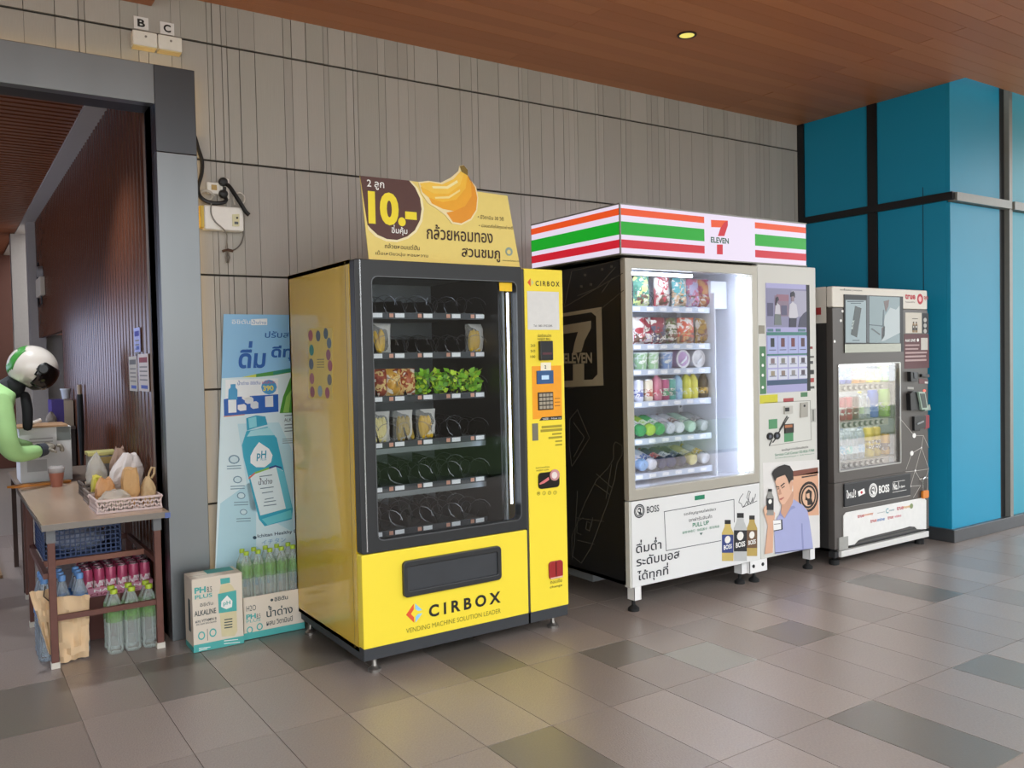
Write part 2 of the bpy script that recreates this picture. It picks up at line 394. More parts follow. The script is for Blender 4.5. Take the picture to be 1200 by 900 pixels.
# corridor behind the portal
FLUT = mat('55301f', .26, 0, .12, 9, 0, .6, name='dark_fluted_wood')
mb = MB(); yy = 5.15; prof = []
while yy < 11.5:
    prof += [(yy, 1.012), (yy+.008, .990), (yy+.028, .982), (yy+.055, .982), (yy+.075, .990), (yy+.083, 1.012)]; yy += .105
def flute(y0, y1, z0, z1):
    pr = [p for p in prof if y0 <= p[0] <= y1]; n = len(pr); k = MB()
    vs = [(p[1], p[0], z0) for p in pr]+[(p[1], p[0], z1) for p in pr]
    k.add(vs, [(i, i+1, n+i+1, n+i) for i in range(n-1)]); k.box(1.012, 1.06, y0, y1, z0, z1); return k
fl = flute(5.15, 9.2, 0, 3.225).build('wall_fluted', FLUT); tag(fl, kind='structure')
flute(9.2, 11.5, 1.86, 3.225).build('upper_flutes', FLUT, fl)
GREY = mat('a39b93', .6, name='corridor_plaster')
o = MB().box(.85, 1.06, 5.15, 15, 3.225, 3.42).build('trim_2', GREY); tag(o, kind='structure')
pil = MB().box(.90, 1.06, 11.5, 11.75, 0, 3.225).build('wall_pier', GREY); tag(pil, kind='structure')
MB().box(.80, 1.06, 12.6, 12.8, 0, 3.225).build('pier_return', GREY, pil)
cc = bx('ceiling_corridor', mat('150c08', .8, name='corridor_void'), None, -2.2, .85, 5.15, 15, 3.30, 3.42); tag(cc, kind='structure')
SL = mat('7a4426', .45, 0, .12, 9, 0, name='corridor_slat_wood'); us = MB().box(-.5, .5, -.5, .5, -.5, .5).mesh('slat', SL)
yy = 5.2
while yy < 15:
    o = bpy.data.objects.new('slat', us); link(o, cc); o.scale = (2.75, .062, .05); o.location = (-.525, yy, 3.262); yy += .10
we = bx('wall_end', mat('5a2f1e', .5, 0, .1, 8, 0, name='end_wall_wood'), None, -2.2, 1.7, 15, 15.2, 0, 3.4); tag(we, kind='structure')
o = bx('wall_recess', mat('57514c', .7), None, 1.6, 1.7, 9.1, 15, 0, 1.95); tag(o, kind='structure')
MB().box(1.0, 1.7, 11.6, 11.75, 0, 1.9).build('recess_back', GREY, o); MB().box(1.06, 1.7, 9.05, 9.2, 0, 1.95).build('recess_side', mat('57514c', .7), o); MB().box(1.06, 1.7, 9.05, 11.7, 1.95, 2.05).build('recess_top', mat('57514c', .7), o)
wl = bx('wall_left_blocker', mat('5d4a3c', .6, 0, .1, 3, name='left_blocker_brown'), None, -2.7, -2.6, .3, 4.86, 0, 3.54); tag(wl, kind='structure')  # unseen wall put in to shade the left-facing sides
wl = bx('wall_corridor', mat('6b655f', .6), None, -2.3, -2.1, 4.95, 15.2, 0, 3.45); tag(wl, kind='structure')
wn = struct('window_1', (-2.09, 8.8, 1.1)); bx('window_pane', mat('cfdcff', .3, var=0, emit=5.0, name='lit_shop_window'), wn, -2.10, -2.085, 6.4, 11.2, 1.15, 2.1)
MB().ring([(6.33, 1.08), (11.27, 1.08), (11.27, 2.17), (6.33, 2.17)], [(6.4, 1.15), (11.2, 1.15), (11.2, 2.1), (6.4, 2.1)], -2.10, -2.06, 'x').build('window_frame', DARK, wn)
o = bx('ground', mat('a8a296', .85, 0, .1, 2, name='outdoor_paving'), None, -30, 40, -40, -1.6, -.2, -.02); tag(o, kind='structure')
for q in ((.3, 5.7, 3.236), (-.6, 7.6, 3.236), (-.6, 10.2, 3.236), (-.6, 13.0, 3.236)):  # lamps added to brighten table and corridor, no fittings in view
    downlight(q, 'unseen fill downlight added in the corridor slat ceiling %s' % {5.7: 'just inside the portal', 7.6: 'a little way in', 10.2: 'midway along', 13.0: 'near the end wall'}[q[1]], 170, (.9, .95, 1))

# ---------------------------------------------------------------- shared vending machine pieces
def helix(r, pitch, turns, rad, n=10, sides=4):
    path = [(r*math.cos(2*math.pi*i/n), pitch*i/n, r*math.sin(2*math.pi*i/n)) for i in range(int(turns*n)+1)]
    return MB().tube(path, rad, sides)
def foot(parent, x, y, m, h=.07, r=.032):
    MB().lathe([(r, 0), (r, .012), (r*.55, .022), (.011, .03), (.011, h)], (x, y, 0), 14).build('levelling_foot', m, parent, True)
GLASS = pane('door_glass', (.97, .98, .98, 1), 1.0)
LEDW = mat('eaf2ff', .5, var=0, emit=6, name='cool_strip_light')
KTXT = mat('1b1a18', .6, name='black_print'); WTXT = mat('f2f2ee', .6, name='white_print')

# ---------------------------------------------------------------- yellow vending machine
YF = 3.742; XL, XM, XR = 1.627, 2.588, 2.853
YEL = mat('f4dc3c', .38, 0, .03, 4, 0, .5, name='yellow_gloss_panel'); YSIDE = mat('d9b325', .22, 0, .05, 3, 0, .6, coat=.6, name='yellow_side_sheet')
BEZ = mat('26282a', .42, 0, .1, 14, 0, name='charcoal_door_frame'); INN = mat('8d959a', .45, .3, .3, 6, name='galvanised_liner'); INB = mat('14161a', .35, 0, name='black_liner')
ym_ = thing('vending_machine', 'yellow vending machine with black framed glass door and nearly empty trays', 'vending machine', (2.24, 4.2, 0))
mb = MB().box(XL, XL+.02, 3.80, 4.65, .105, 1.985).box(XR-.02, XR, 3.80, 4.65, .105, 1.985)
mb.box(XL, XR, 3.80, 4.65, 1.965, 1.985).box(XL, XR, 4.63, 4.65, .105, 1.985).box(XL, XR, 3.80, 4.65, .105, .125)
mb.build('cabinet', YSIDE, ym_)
bx('liner_back', INN, ym_, XL+.02, XM, 4.60, 4.63, .6, 1.965); bx('liner_side', INN, ym_, XL+.02, XL+.03, 3.81, 4.6, .6, 1.965)
bx('liner_divider', INB, ym_, 2.50, 2.52, 3.85, 4.6, .6, 1.965); bx('liner_floor', INB, ym_, XL+.02, XM, 3.81, 4.6, .58, .60)
bx('liner_top', INN, ym_, XL+.03, 2.5, 3.81, 4.6, 1.95, 1.964)
bx('side_seam', mat('8a6f14', .5), ym_, XL-.0008, XL+.002, 3.845, 3.848, .11, 1.98)
bx('kick_base', mat('33363a', .6, bump=.2, name='scuffed_base'), ym_, XL+.002, XR-.003, YF+.004, 4.6, .07, .128)
# glazed door
oL, oT = W(435.5, 324, YF); oR, oB = 2.548, W(441, 634, YF)[1]
zs = .583
outer = rr(XL+.002, XM-.003, zs, 1.985, .012); inner = rr(oL, oR, oB, oT, .03)
door = MB().ring(outer, inner, YF, 3.80).build('door_frame', BEZ, ym_, bevel=.004)
MB().ring(rr(oL-.004, oR+.004, oB-.004, oT+.004, .032), rr(oL, oR, oB, oT, .03), YF-.002, YF+.004).build('door_gasket', mat('6d7073', .3, .6), door)
bx('glass', GLASS, ym_, oL-.01, oR+.01, YF+.02, YF+.026, oB-.01, oT+.01)
bx('edge_strip', mat('c3c7ca', .25, .8), door, XL+.028, XL+.034, YF-.0015, YF+.004, zs+.01, 1.98)
rpx('warning_sticker', mat('f5c81c', .5), ym_, (585, 331), (600, 341.5), YF+.019)
x0 = Xat(599, 1.3, 3.80)
bx('strip_light', LEDW, ym_, 2.521, 2.529, 3.79, 3.80, .72, 1.85)
bx('strip_light_cover', mat('9ba3a8', .3, .6), ym_, 2.488, 2.50, 3.79, 3.815, .62, 1.92)
bx('strip_light', LEDW, ym_, XL+.08, 2.44, 3.86, 3.875, 1.93, 1.945)
# lower yellow door panel with pickup flap and maker's print
MB().prism(rr(XL, XM-.003, .128, zs-.003, .006), YF, 3.80).build('door_panel', YEL, ym_, bevel=.004)
z8 = ZM(400, 620, 1200/280)
fa, fb = W(*z8(303, 158), YF), W(*z8(798, 250), YF)
pk = MB().ring(rr(fa[0], fb[0], fb[1], fa[1]-.004, .022), rr(fa[0]+.026, fb[0]-.022, fb[1]+.03, fa[1]-.034, .008), YF-.018, YF+.03).build('pickup_frame', mat('2d2f31', .35), ym_, bevel=.004)
bx('flap', mat('3b3e42', .32, 0, .2, 5), pk, fa[0]+.026, fb[0]-.022, YF-.008, YF, fb[1]+.03, fa[1]-.034)
lg = MB(); cx, cz = W(*z8(368, 422), YF); r = .047
ORG = mat('e2562d', .5, name='orange_print'); SKY = mat('8fc6e6', .5, name='pale_blue_print')
MB().prism([(cx-r, cz), (cx-.004, cz+r), (cx-.004, cz+r*.42), (cx-r*.45, cz), (cx-.004, cz-r*.42), (cx-.004, cz-r)], YF-.0012, YF).build('logo_left', ORG, ym_)
MB().prism([(cx+r*.9, cz+.008), (cx+.004, cz+r), (cx+.004, cz+r*.42), (cx+r*.4, cz+.008)], YF-.0012, YF).build('logo_right', SKY, ym_)
MB().prism([(cx+r*.9, cz-.008), (cx+.004, cz-r), (cx+.004, cz-r*.42), (cx+r*.4, cz-.008)], YF-.0012, YF).build('logo_right', SKY, ym_)
p = z8(440, 445); q = z8(440, 383); tpx('C I R B O X', KTXT, ym_, p[0], p[1], q[1], z8(800, 0)[0], YF, .034)
p = z8(325, 520); q = z8(325, 500); tpx('VENDING MACHINE SOLUTION LEADER', mat('8d8420', .6), ym_, p[0], p[1]+1, q[1], z8(800, 0)[0], YF, 0)
# control column
cp = MB().prism(rr(XM+.012, XR+.002, .128, 1.978, .006), YF, 3.80).build('control_panel', YEL, ym_, bevel=.003)
bx('panel_edge', mat('3a3a35', .5), ym_, XM-.002, XM+.011, YF+.004, 3.80, .07, 1.975)
rpx('blank_code_sticker', mat('d9d9d6', .5), cp, (617.5, 341), (655.5, 386.5), YF)
z6 = ZM(600, 420, 900/160); z5 = ZM(600, 310, 7.5); z7 = ZM(600, 560, 5)
tpx('C I R B O X', KTXT, cp, 627.5, 335, 329, 655.5, YF, .02)
tpx('Tel. 080-5922285', KTXT, cp, 625, 383, 380.5, 647, YF)
c2 = W(622, 331, YF); d = .022
MB().prism([(c2[0]-d, c2[1]), (c2[0]-.002, c2[1]+d), (c2[0]-.002, c2[1]-d)], YF-.0012, YF).build('logo_left', ORG, cp)
MB().prism([(c2[0]+d*.8, c2[1]), (c2[0]+.004, c2[1]+d*.8), (c2[0]+.004, c2[1]-d*.8)], YF-.0012, YF).build('logo_right', mat('c9cf9a', .5), cp)
tpx('\u0e0a\u0e48\u0e2d\u0e07\u0e23\u0e31\u0e1a\u0e18\u0e19\u0e1a\u0e31\u0e15\u0e23', KTXT, cp, 630, 395, 391, 646, YF)
tpx('INSERT BILL', KTXT, cp, 630, 398.5, 396, 645, YF)
for i, s in enumerate(('20', '50', '100')): tpx(s, mat('5a4a20', .6), cp, 621.5, 406.5+6.5*i, 403.5+6.5*i, 627, YF)
ba = W(630.5, 399.5, YF); bb = W(646, 422, YF)
ba_ = bx('bill_acceptor', mat('232427', .4), cp, ba[0], bb[0], YF-.022, YF, bb[1], ba[1], .005)
bx('bill_slot', mat('5a3038', .4), ba_, ba[0]+.012, bb[0]-.012, YF-.024, YF-.021, bb[1]+.03, bb[1]+.042)
rpx('display_surround', mat('f0a01c', .45), cp, z6(130, 52), z6(330, 388), YF)
o = rpx('order_number_card', mat('f2ead0', .5), cp, z6(188, 28), z6(256, 80), YF, .002); tpx('2', KTXT, o, 638, 432, 428, 640, YF-.002, .03)
o = rpx('display', mat('3f5f8c', .25), cp, z6(160, 82), z6(270, 165), YF, .006); rpx('display_text', mat('a9c4dd', .3, emit=.4), o, z6(195, 112), z6(243, 138), YF-.006)
kp = rpx('keypad', mat('3a3026', .4), cp, z6(168, 225), z6(270, 336), YF, .005)
ka, kb = W(*z6(172, 230), YF), W(*z6(266, 332), YF)
for r_ in range(4):
    for c_ in range(4):
        sx = (kb[0]-ka[0])/4; sz = (kb[1]-ka[1])/4
        bx('key', mat('a89f8c', .4), kp, ka[0]+sx*(c_+.12), ka[0]+sx*(c_+.88), YF-.009, YF-.005, ka[1]+sz*(r_+.15), ka[1]+sz*(r_+.85))
for i in range(3): rpx('print_line', mat('b06a10', .6), cp, z6(280, 262+24*i), z6(316, 266+24*i), YF, .0016)
o = ppx('banner_strip', KTXT, cp, [z6(180, 410), z6(196, 388), z6(328, 378), z6(328, 402)], YF, .0016); tpx('\u0e27\u0e34\u0e18\u0e35\u0e43\u0e0a\u0e49 - How to', WTXT, o, *[z6(200, 404)[0], z6(200, 406)[1], z6(200, 392)[1], z6(322, 0)[0]], YF-.001)
rpx('code_label', mat('73705f', .5), cp, z6(132, 430), z6(173, 540), YF, .0016)
for i, (a, b) in enumerate(((195, 328), (188, 330), (265, 326), (240, 330), (285, 330), (285, 330))): rpx('print_line', mat('a39320', .6), cp, z6(a, 446+24*i), z6(b, 452+24*i), YF, .0008)
tpx('\u0e0a\u0e48\u0e2d\u0e07\u0e2b\u0e22\u0e2d\u0e14\u0e40\u0e2b\u0e23\u0e35\u0e22\u0e0d', KTXT, cp, z6(155, 0)[0], z6(0, 730)[1], z6(0, 716)[1], z6(245, 0)[0], YF); tpx('INSERT COIN', KTXT, cp, z6(160, 0)[0], z6(0, 746)[1], z6(0, 736)[1], z6(240, 0)[0], YF)
a, b = W(*z6(170, 756), YF), W(*z6(310, 845), YF)
co = MB().prism(rr(a[0], b[0], b[1], a[1], .02), YF-.006, YF).build('coin_panel', mat('17130f', .3), cp)
ppx('coin_chute', mat('d9787a', .4), co, [z6(178, 825), z6(240, 782), z6(242, 800), z6(210, 822), z6(182, 832)], YF-.006, .004)
oval('coin_slot_disc', mat('c98f90', .35), co, z6(279, 768), 5.6, 6.6, YF-.006, .006); oval('coin_slot', mat('e8dcd8', .3), co, z6(279, 770), 3.2, 4, YF-.012, .002)
for i, s in enumerate('1 2 5 10'.split()):
    c = z6(175+36*i, 890-2*i); oval('coin_mark', mat('8d8020', .6), cp, c, 1.9, 2.3, YF); oval('coin_mark', YEL, cp, c, 1.4, 1.8, YF-.0012, .0005); tpx(s, mat('8d8020', .6), cp, c[0]-.8, c[1]+1.1, c[1]-1.1, c[0]+.8, YF-.001)
a, b = W(*z7(212, 492), YF), W(*z7(296, 580), YF)
cu = MB().prism(rr(a[0], b[0], b[1], a[1], .018), YF-.008, YF).build('change_cup', mat('9c2a2a', .25), cp, bevel=.003)
bx('cup_rim', mat('e2b7a4', .4), cu, a[0]+.008, b[0]-.008, YF-.013, YF-.008, b[1]+.003, b[1]+.010); bx('cup_rib', mat('6d1c1e', .3), cu, (a[0]+b[0])/2-.002, (a[0]+b[0])/2+.002, YF-.011, YF-.008, b[1]+.01, a[1]-.005)
tpx('\u0e17\u0e2d\u0e19\u0e40\u0e07\u0e34\u0e19', KTXT, cp, *[z7(225, 0)[0], z7(0, 622)[1], z7(0, 603)[1], z7(292, 0)[0]], YF); tpx('change', KTXT, cp, *[z7(222, 0)[0], z7(0, 652)[1], z7(0, 634)[1], z7(294, 0)[0]], YF)
# feathers printed on a sheet taped to the left side
FS = [('8d3f3f', .5)]
za = ZM(200, 350, 6)
def side_oval(m, c, ru, rv, par):
    y_, z_ = WX(*c, XL); ry = abs(WX(c[0]+ru, c[1], XL)[0]-y_); rz = abs(WX(c[0], c[1]+rv, XL)[1]-z_)
    return MB().prism(circ(y_, z_, ry, 14, rz), XL-.0016, XL-.0008, 'x').build('printed_oval', m, par)
pa = [WX(*za(*p), XL) for p in ((968, 212), (1138, 205), (1138, 712), (975, 702))]
st = MB().prism(pa, XL-.0008, XL, 'x').build('side_sticker', mat('d8bf52', .4), ym_)
for c, h in (((985, 260), 'a4565a'), ((1038, 262), '4c5a63'), ((1092, 245), '3f5560'), ((1115, 312), '5b6f78'), ((992, 362), '2f8a7d'), ((1110, 395), '8d5560'), ((990, 460), '5d6a74'), ((1122, 472), '9a4c58'), ((995, 562), 'a8696b'), ((1118, 570), '6a6660'), ((998, 655), '93525a'), ((1052, 650), '8aa3a8'), ((1103, 662), '944254')):
    side_oval(mat(h, .5), za(*c), 2.6, 6.6, st)
for i in range(4):
    a = WX(*za(1030, 425+18*i), XL); b = WX(*za(1080, 429+18*i), XL); bx('print_line', mat('6e6a4a', .6), st, XL-.0014, XL-.0008, a[0], b[0], b[1], a[1])
for x, y in ((1.70, 3.79), (2.785, 3.80), (1.655, 4.53), (2.79, 4.53)): foot(ym_, x, y, mat('8b8680', .35, .8))
# trays, coils, price tags
TY = 3.96
coil_me = helix(.052, .13, 4, .0016, 12, 4).mesh('coil', mat('77797d', .3, 1.))
tag_me = MB().box(-.5, .5, -.002, 0, -.5, .5).mesh('price_tag', mat('e9ecef', .5)); ptag_me = MB().box(-.5, .5, -.002, 0, -.5, .5).mesh('selection_tag', mat('d39a84', .5))
div_me = MB().prism([(0, 0), (.6, 0), (.6, .10), (.05, .075)], -.0015, .0015, 'x').mesh('divider', mat('1b1c1f', .4))
rails = [(570, 371), (570, 415), (570, 462), (570, 512), (571, 560), (572, 608)]
TZ = []
for u, v in rails:
    xr, z = W(u, v, TY); xr = 2.47; TZ.append(z)
    sh = MB().box(XL+.035, xr, TY, 4.59, z-.006, z+.002).box(XL+.035, xr, TY-.004, TY, z-.018, z+.016).build('tray', mat('4a4e53', .35, .5), ym_)
    if TZ.index(z) >= 3: bx('tray_lip', mat('8f979d', .3, .8), sh, XL+.035, xr, TY-.001, TY+.02, z-.045, z-.018)
    for u2 in (442, 468, 501, 534, 562):
        x = Xat(u2, z, TY)
        o = obj_copy(bpy.data.objects.new('price_tag', tag_me), None) if False else link(bpy.data.objects.new('price_tag', tag_me), sh); o.location = (x, TY-.004, z); o.scale = (.052, 1, .022)
        o = link(bpy.data.objects.new('selection_tag', ptag_me), sh); o.location = (x-.048, TY-.004, z); o.scale = (.022, 1, .02)
    for i in range(9):
        x = XL+.10+i*.0905
        o = link(bpy.data.objects.new('coil', coil_me), sh); o.location = (x, TY+.01, z+.055)
        if i % 2: o.scale = (-1, 1, 1)
    for i in range(6):
        o = link(bpy.data.objects.new('divider', div_me), sh); o.location = (XL+.055+i*.163, TY+.012, z+.004)
# goods left in the trays
def pillow(w, d, h, mt_, name, crimp=.22, nx=8, nz=10, seed=0):
    rg = random.Random(seed); vs = []; fs = []
    for s in (-1, 1):
        for j in range(nz+1):
            for i in range(nx+1):
                a = i/nx*2-1; b = j/nz
                e = max(0, (1-abs(a)**3))**.6*max(0, math.sin(math.pi*min(1, max(0, (b-.04)/.92))))**.5 if 0 < b < 1 else 0
                wz = w*(1-.10*math.sin(math.pi*b))
                vs.append((a*wz/2, s*d/2*e*(1+rg.uniform(-.12, .12)), b*h))
    n = (nx+1)*(nz+1)
    for k in range(2):
        for j in range(nz):
            for i in range(nx):
                q = k*n+j*(nx+1)+i; fs.append((q, q+1, q+nx+2, q+nx+1))
    return MB().add(vs, fs)
def banana(mb, c, ang, tilt, L=.15, r=.017):
    path = []; rs = []
    for i in range(7):
        t = i/6; a = (t-.5)*1.5; p = Vector((math.sin(a)*L*.62, 0, -math.cos(a)*L*.62+L*.5))
        p = Matrix.Rotation(ang, 3, 'Z') @ Matrix.Rotation(tilt, 3, 'Y') @ p; path.append(Vector(c)+p); rs.append(r*(.35 if i in (0, 6) else .9 if i in (1, 5) else 1.05))
    mb.tube(path, rs, 7)
BAN = mat('e3b92c', .5, 0, .15, 20, name='banana_peel'); FILM = clear('f4f4f0', .12, .15)
def banana_pack(loc, label, n=3, s=0, col=BAN):
    t = thing('banana_pack', label, 'fruit', loc); rg = random.Random(s)
    for i in range(n):
        mb = MB(); banana(mb, (-.02+.022*i, 0, .07), 1.2+rg.uniform(-.3, .3), -1.2+rg.uniform(-.2, .2)); mb.build('banana', col, t, True).location = (0, 0, 0)
    pillow(.12, .09, .165, None, '', seed=s).build('bag', FILM, t, True).location = (0, 0, 0)
    return t
def ytray(u, row): return (Xat(u, TZ[row]+.05, TY+.06), TY+.07, TZ[row]+.003)
banana_pack(ytray(557, 1), 'bagged bananas at the right end of the second tray', 3, 1)
banana_pack(ytray(447, 1), 'bagged bananas peeping in at the left end of the second tray', 2, 2)
banana_pack(ytray(446, 3), 'bagged pale bananas at the far left of the fourth tray', 3, 3, mat('e6d88c', .5))
banana_pack(ytray(473, 3), 'bagged browning bananas left of centre on the fourth tray', 4, 4, mat('a88d30', .5, var=.3))
banana_pack(ytray(500, 3), 'bagged yellow bananas in the middle of the fourth tray', 3, 5)
PK = [('a5553f', 'pack of pastry in red printed film at the far left of the third tray'), ('d9a548', 'golden bread pack in the third tray beside the red pastry pack'), ('b5603a', 'brown topped pastry pack in the third tray left of the green leaves')]
for i, (h, lb) in enumerate(PK):
    o = pillow(.094, .09, .15, None, '', seed=i+10).build('snack_pack', printed([h, 'e6c98a', h, '8d3a2c', 'efe6d6'], 26, .35, i), None, True, loc=ytray((445, 461, 478)[i], 2)); tag(o, lb, 'snack pack', 'snack packs in the third tray')
LEAF = [mat('86c42a', .5, 0, .3, 25), mat('bfe03a', .5, 0, .3, 25), mat('5f9c22', .5, 0, .3, 25)]
for i, u in enumerate((494, 514, 534, 553)):  # clusters of small leaf shapes in three bright greens
    t = thing('leafy_green_cluster', 'bright green leafy cluster in the third tray, %s from its right end' % ('fourth', 'third', 'second', 'first')[i], 'vegetables', ytray(u, 2), 'leafy green clusters in the third tray'); rg = random.Random(40+i)
    for k in range(3):
        mb = MB()
        for q in range(26):
            c = Vector((rg.uniform(-.034, .034), rg.uniform(-.04, .04), rg.uniform(.01, .12))); d_ = Vector((rg.uniform(-1, 1), rg.uniform(-.6, .3), rg.uniform(-.2, 1))).normalized(); s_ = d_.cross(Vector((rg.uniform(-1, 1), 1, rg.uniform(-1, 1)))).normalized()
            L = rg.uniform(.03, .05); mb.add([c, c+d_*L*.5+s_*.014, c+d_*L, c+d_*L*.5-s_*.014], [(0, 1, 2, 3)])
        tag(mb.build('leaves', LEAF[k], t), kind='stuff').location = (0, 0, 0)

# banana advertisement board standing on the machine
BN = 3.86
ad = thing('banana_sign_board', 'pale yellow banana price board standing on top of the yellow vending machine', 'sign', (2.2, BN, 1.985))
CREAM = mat('ead478', .5, var=.03, name='cream_yellow_board'); zb_ = ZM(410, 180, 1200/260)
bo = [zb_(55, 120), zb_(365, 152), zb_(520, 90), zb_(690, 205), zb_(852, 228), zb_(922, 614), zb_(104, 566)]
bl = W(*zb_(104, 566), BN); br = W(*zb_(922, 614), BN); pts = [W(*p, BN) for p in bo]; pts[5] = (br[0], 1.987); pts[6] = (bl[0], 1.987)
pts[2] = ((pts[1][0]+pts[3][0])/2, (pts[1][1]+pts[3][1])/2)
MB().prism(pts, BN, BN+.006).build('board', CREAM, ad)
MB().box(pts[6][0]+.1, pts[6][0]+.14, BN+.006, BN+.12, 1.986, 2.2).build('prop', mat('8a6b4a', .7), ad); MB().box(pts[5][0]-.14, pts[5][0]-.10, BN+.006, BN+.12, 1.986, 2.2).build('prop', mat('8a6b4a', .7), ad)
br_ = [zb_(55, 120), zb_(340, 150)]+[zb_(215+172*math.cos(math.radians(a)), 295+172*math.sin(math.radians(a))) for a in range(-55, 181, 12)]+[zb_(98, 400)]
br_ = [zb_(55, 120), zb_(318, 146)]+[zb_(*p) for p in ((352, 185), (378, 240), (387, 300), (378, 360), (350, 415), (310, 448), (255, 467), (200, 462), (150, 440), (112, 405), (95, 385))]
cm = [zb_(55, 120), zb_(330, 148)]+[zb_(*p) for p in ((366, 185), (391, 240), (400, 300), (391, 366), (360, 424), (315, 460), (255, 479), (195, 474), (140, 450), (100, 412))]
ppx('disc_border', mat('f3e7b8', .5), ad, cm, BN, .0010); ppx('brown_disc', mat('54312a', .5), ad, br_, BN, .0022)
def tb(s, m, a, b, c, d, bold=0., par=None, off=.003): p = zb_(a, b); q = zb_(a, c); tpx(s, m, par or ad, p[0], p[1], q[1], zb_(d, 0)[0], BN, bold, off=off, rise=0)
YPR = mat('f2dc2a', .5, name='yellow_print'); BPR = mat('3b251c', .6, name='brown_print')
tb('2 \u0e25\u0e39\u0e01', WTXT, 92, 192, 140, 185, .012); tb('10.-', YPR, 100, 380, 200, 362, .05); tb('\u0e2d\u0e34\u0e48\u0e21\u0e04\u0e38\u0e49\u0e21', WTXT, 225, 440, 385, 310, .012)
tb('\u0e01\u0e25\u0e49\u0e27\u0e22\u0e2b\u0e2d\u0e21\u0e17\u0e2d\u0e07', BPR, 415, 462, 380, 772, .014); tb('\u0e2a\u0e27\u0e19\u0e0a\u0e21\u0e20\u0e39', BPR, 605, 578, 510, 812, .014)
tb('\u0e01\u0e25\u0e49\u0e27\u0e22\u0e2b\u0e2d\u0e21\u0e41\u0e15\u0e48\u0e1b\u0e31\u0e19', BPR, 188, 512, 484, 376, 0); tb('\u0e40\u0e19\u0e37\u0e49\u0e2d\u0e40\u0e2b\u0e19\u0e35\u0e22\u0e27\u0e19\u0e38\u0e48\u0e21 \u0e2b\u0e2d\u0e21\u0e2b\u0e27\u0e32\u0e19', BPR, 138, 552, 522, 422, 0)
tb('\u2022 \u0e21\u0e35\u0e27\u0e34\u0e15\u0e32\u0e21\u0e34\u0e19 30 \u0e27\u0e34\u0e15\u0e34', BPR, 690, 352, 330, 830); tb('\u2022 \u0e1b\u0e25\u0e2d\u0e14\u0e20\u0e31\u0e22\u0e43\u0e2a\u0e48\u0e16\u0e38\u0e07\u0e2d\u0e22\u0e48\u0e32\u0e07\u0e14\u0e35', BPR, 696, 402, 378, 880); tb('www.suanchompoo.com', BPR, 825, 584, 572, 915)
oval('round_mark', mat('8fa39a', .5), ad, zb_(860, 530), 4.2, 5, BN, .002); oval('round_mark_centre', CREAM, ad, zb_(860, 532), 2.2, 2.6, BN-.002, .001)
# printed banana bunch cut-out that rises above the board
out = [zb_(*p) for p in ((368, 155), (420, 148), (490, 158), (545, 130), (585, 95), (590, 68), (612, 62), (632, 85), (640, 130), (680, 180), (692, 240), (686, 310), (655, 360), (600, 388), (550, 380), (515, 335), (470, 300), (420, 268), (385, 215))]
MB().prism([W(*p, BN) for p in out], BN-.005, BN-.001).build('banana_cutout', mat('f4e3b0', .5), ad)
def bpoly(name, c, pts, k): MB().prism([W(*zb_(*p), BN) for p in pts], BN-.005-.0008*k, BN-.005-.0008*k+.0007).build(name, mat(c, .5, 0, .06, 20), ad)
bpoly('printed_banana', 'e8981c', [(520, 320), (560, 312), (620, 285), (655, 230), (650, 150), (630, 110), (640, 135), (675, 185), (686, 240), (680, 305), (650, 352), (600, 378), (555, 370)], 1)
bpoly('printed_banana', 'f0aa22', [(425, 240), (500, 262), (570, 248), (620, 190), (632, 120), (652, 160), (655, 230), (620, 285), (560, 312), (500, 300), (440, 270)], 2)
bpoly('printed_banana', 'f5bd35', [(378, 180), (450, 215), (530, 215), (590, 170), (615, 105), (632, 120), (622, 190), (572, 250), (500, 264), (425, 240), (390, 210)], 3)
bpoly('printed_banana', 'f7c94c', [(375, 162), (430, 156), (495, 168), (555, 140), (595, 98), (615, 105), (592, 172), (530, 218), (450, 217), (385, 185)], 4)
bpoly('printed_highlight', 'fdeaa8', [(440, 178), (520, 178), (575, 145), (580, 158), (525, 192), (445, 190)], 5); bpoly('printed_highlight', 'fbdf8c', [(455, 236), (530, 232), (590, 195), (592, 205), (532, 244), (458, 246)], 5)
bpoly('printed_stalk', '7d6420', [(590, 70), (612, 65), (632, 90), (634, 120), (600, 100)], 5)

# ---------------------------------------------------------------- white drinks and snacks machine under the striped light box
SF = 3.71; SL_, SM, SR = 3.285, 4.418, 5.014; ST = 2.07; SB = .15; SMID = .655
sm = thing('vending_machine', 'large white vending machine with bright full shelves under a striped light box', 'vending machine', (4.15, 4.15, 0))
WPAN = mat('dcdddb', .35, 0, .02, 3, 0, .5, name='white_vinyl_panel'); ALU = mat('b5b1a5', .35, .35, .04, 3, name='grey_beige_frame'); SIDEB = mat('191a1c', .3, 0, .1, 3, 0, .5, name='black_side_vinyl')
GLOWW = mat('e6ebf5', .4, 0, .02, 3, name='white_liner')
mb = MB().box(SL_, SL_+.02, SF+.04, 4.58, .16, ST).box(SR-.02, SR, SF+.04, 4.58, .16, ST).box(SL_, SR, 4.56, 4.58, .16, ST).box(SL_, SR, SF+.04, 4.58, ST-.02, ST).box(SL_, SR, SF+.04, 4.58, .16, .18)
mb.build('cabinet', SIDEB, sm)
oL, oT = W(740.5, 314, SF); oR, oB = 4.367, .722
fr = MB().ring(rr(SL_, SM-.003, SMID+.003, ST-.004, .004), rr(oL, oR, oB, oT, .004), SF, SF+.05).build('door_frame', ALU, sm, bevel=.004)
bx('glass', pane('bright_door_glass', (1, 1, 1, 1), .5), sm, oL-.01, oR+.01, SF+.018, SF+.024, oB-.01, oT+.01)
XS = Xat(833, 1.3, 3.93)
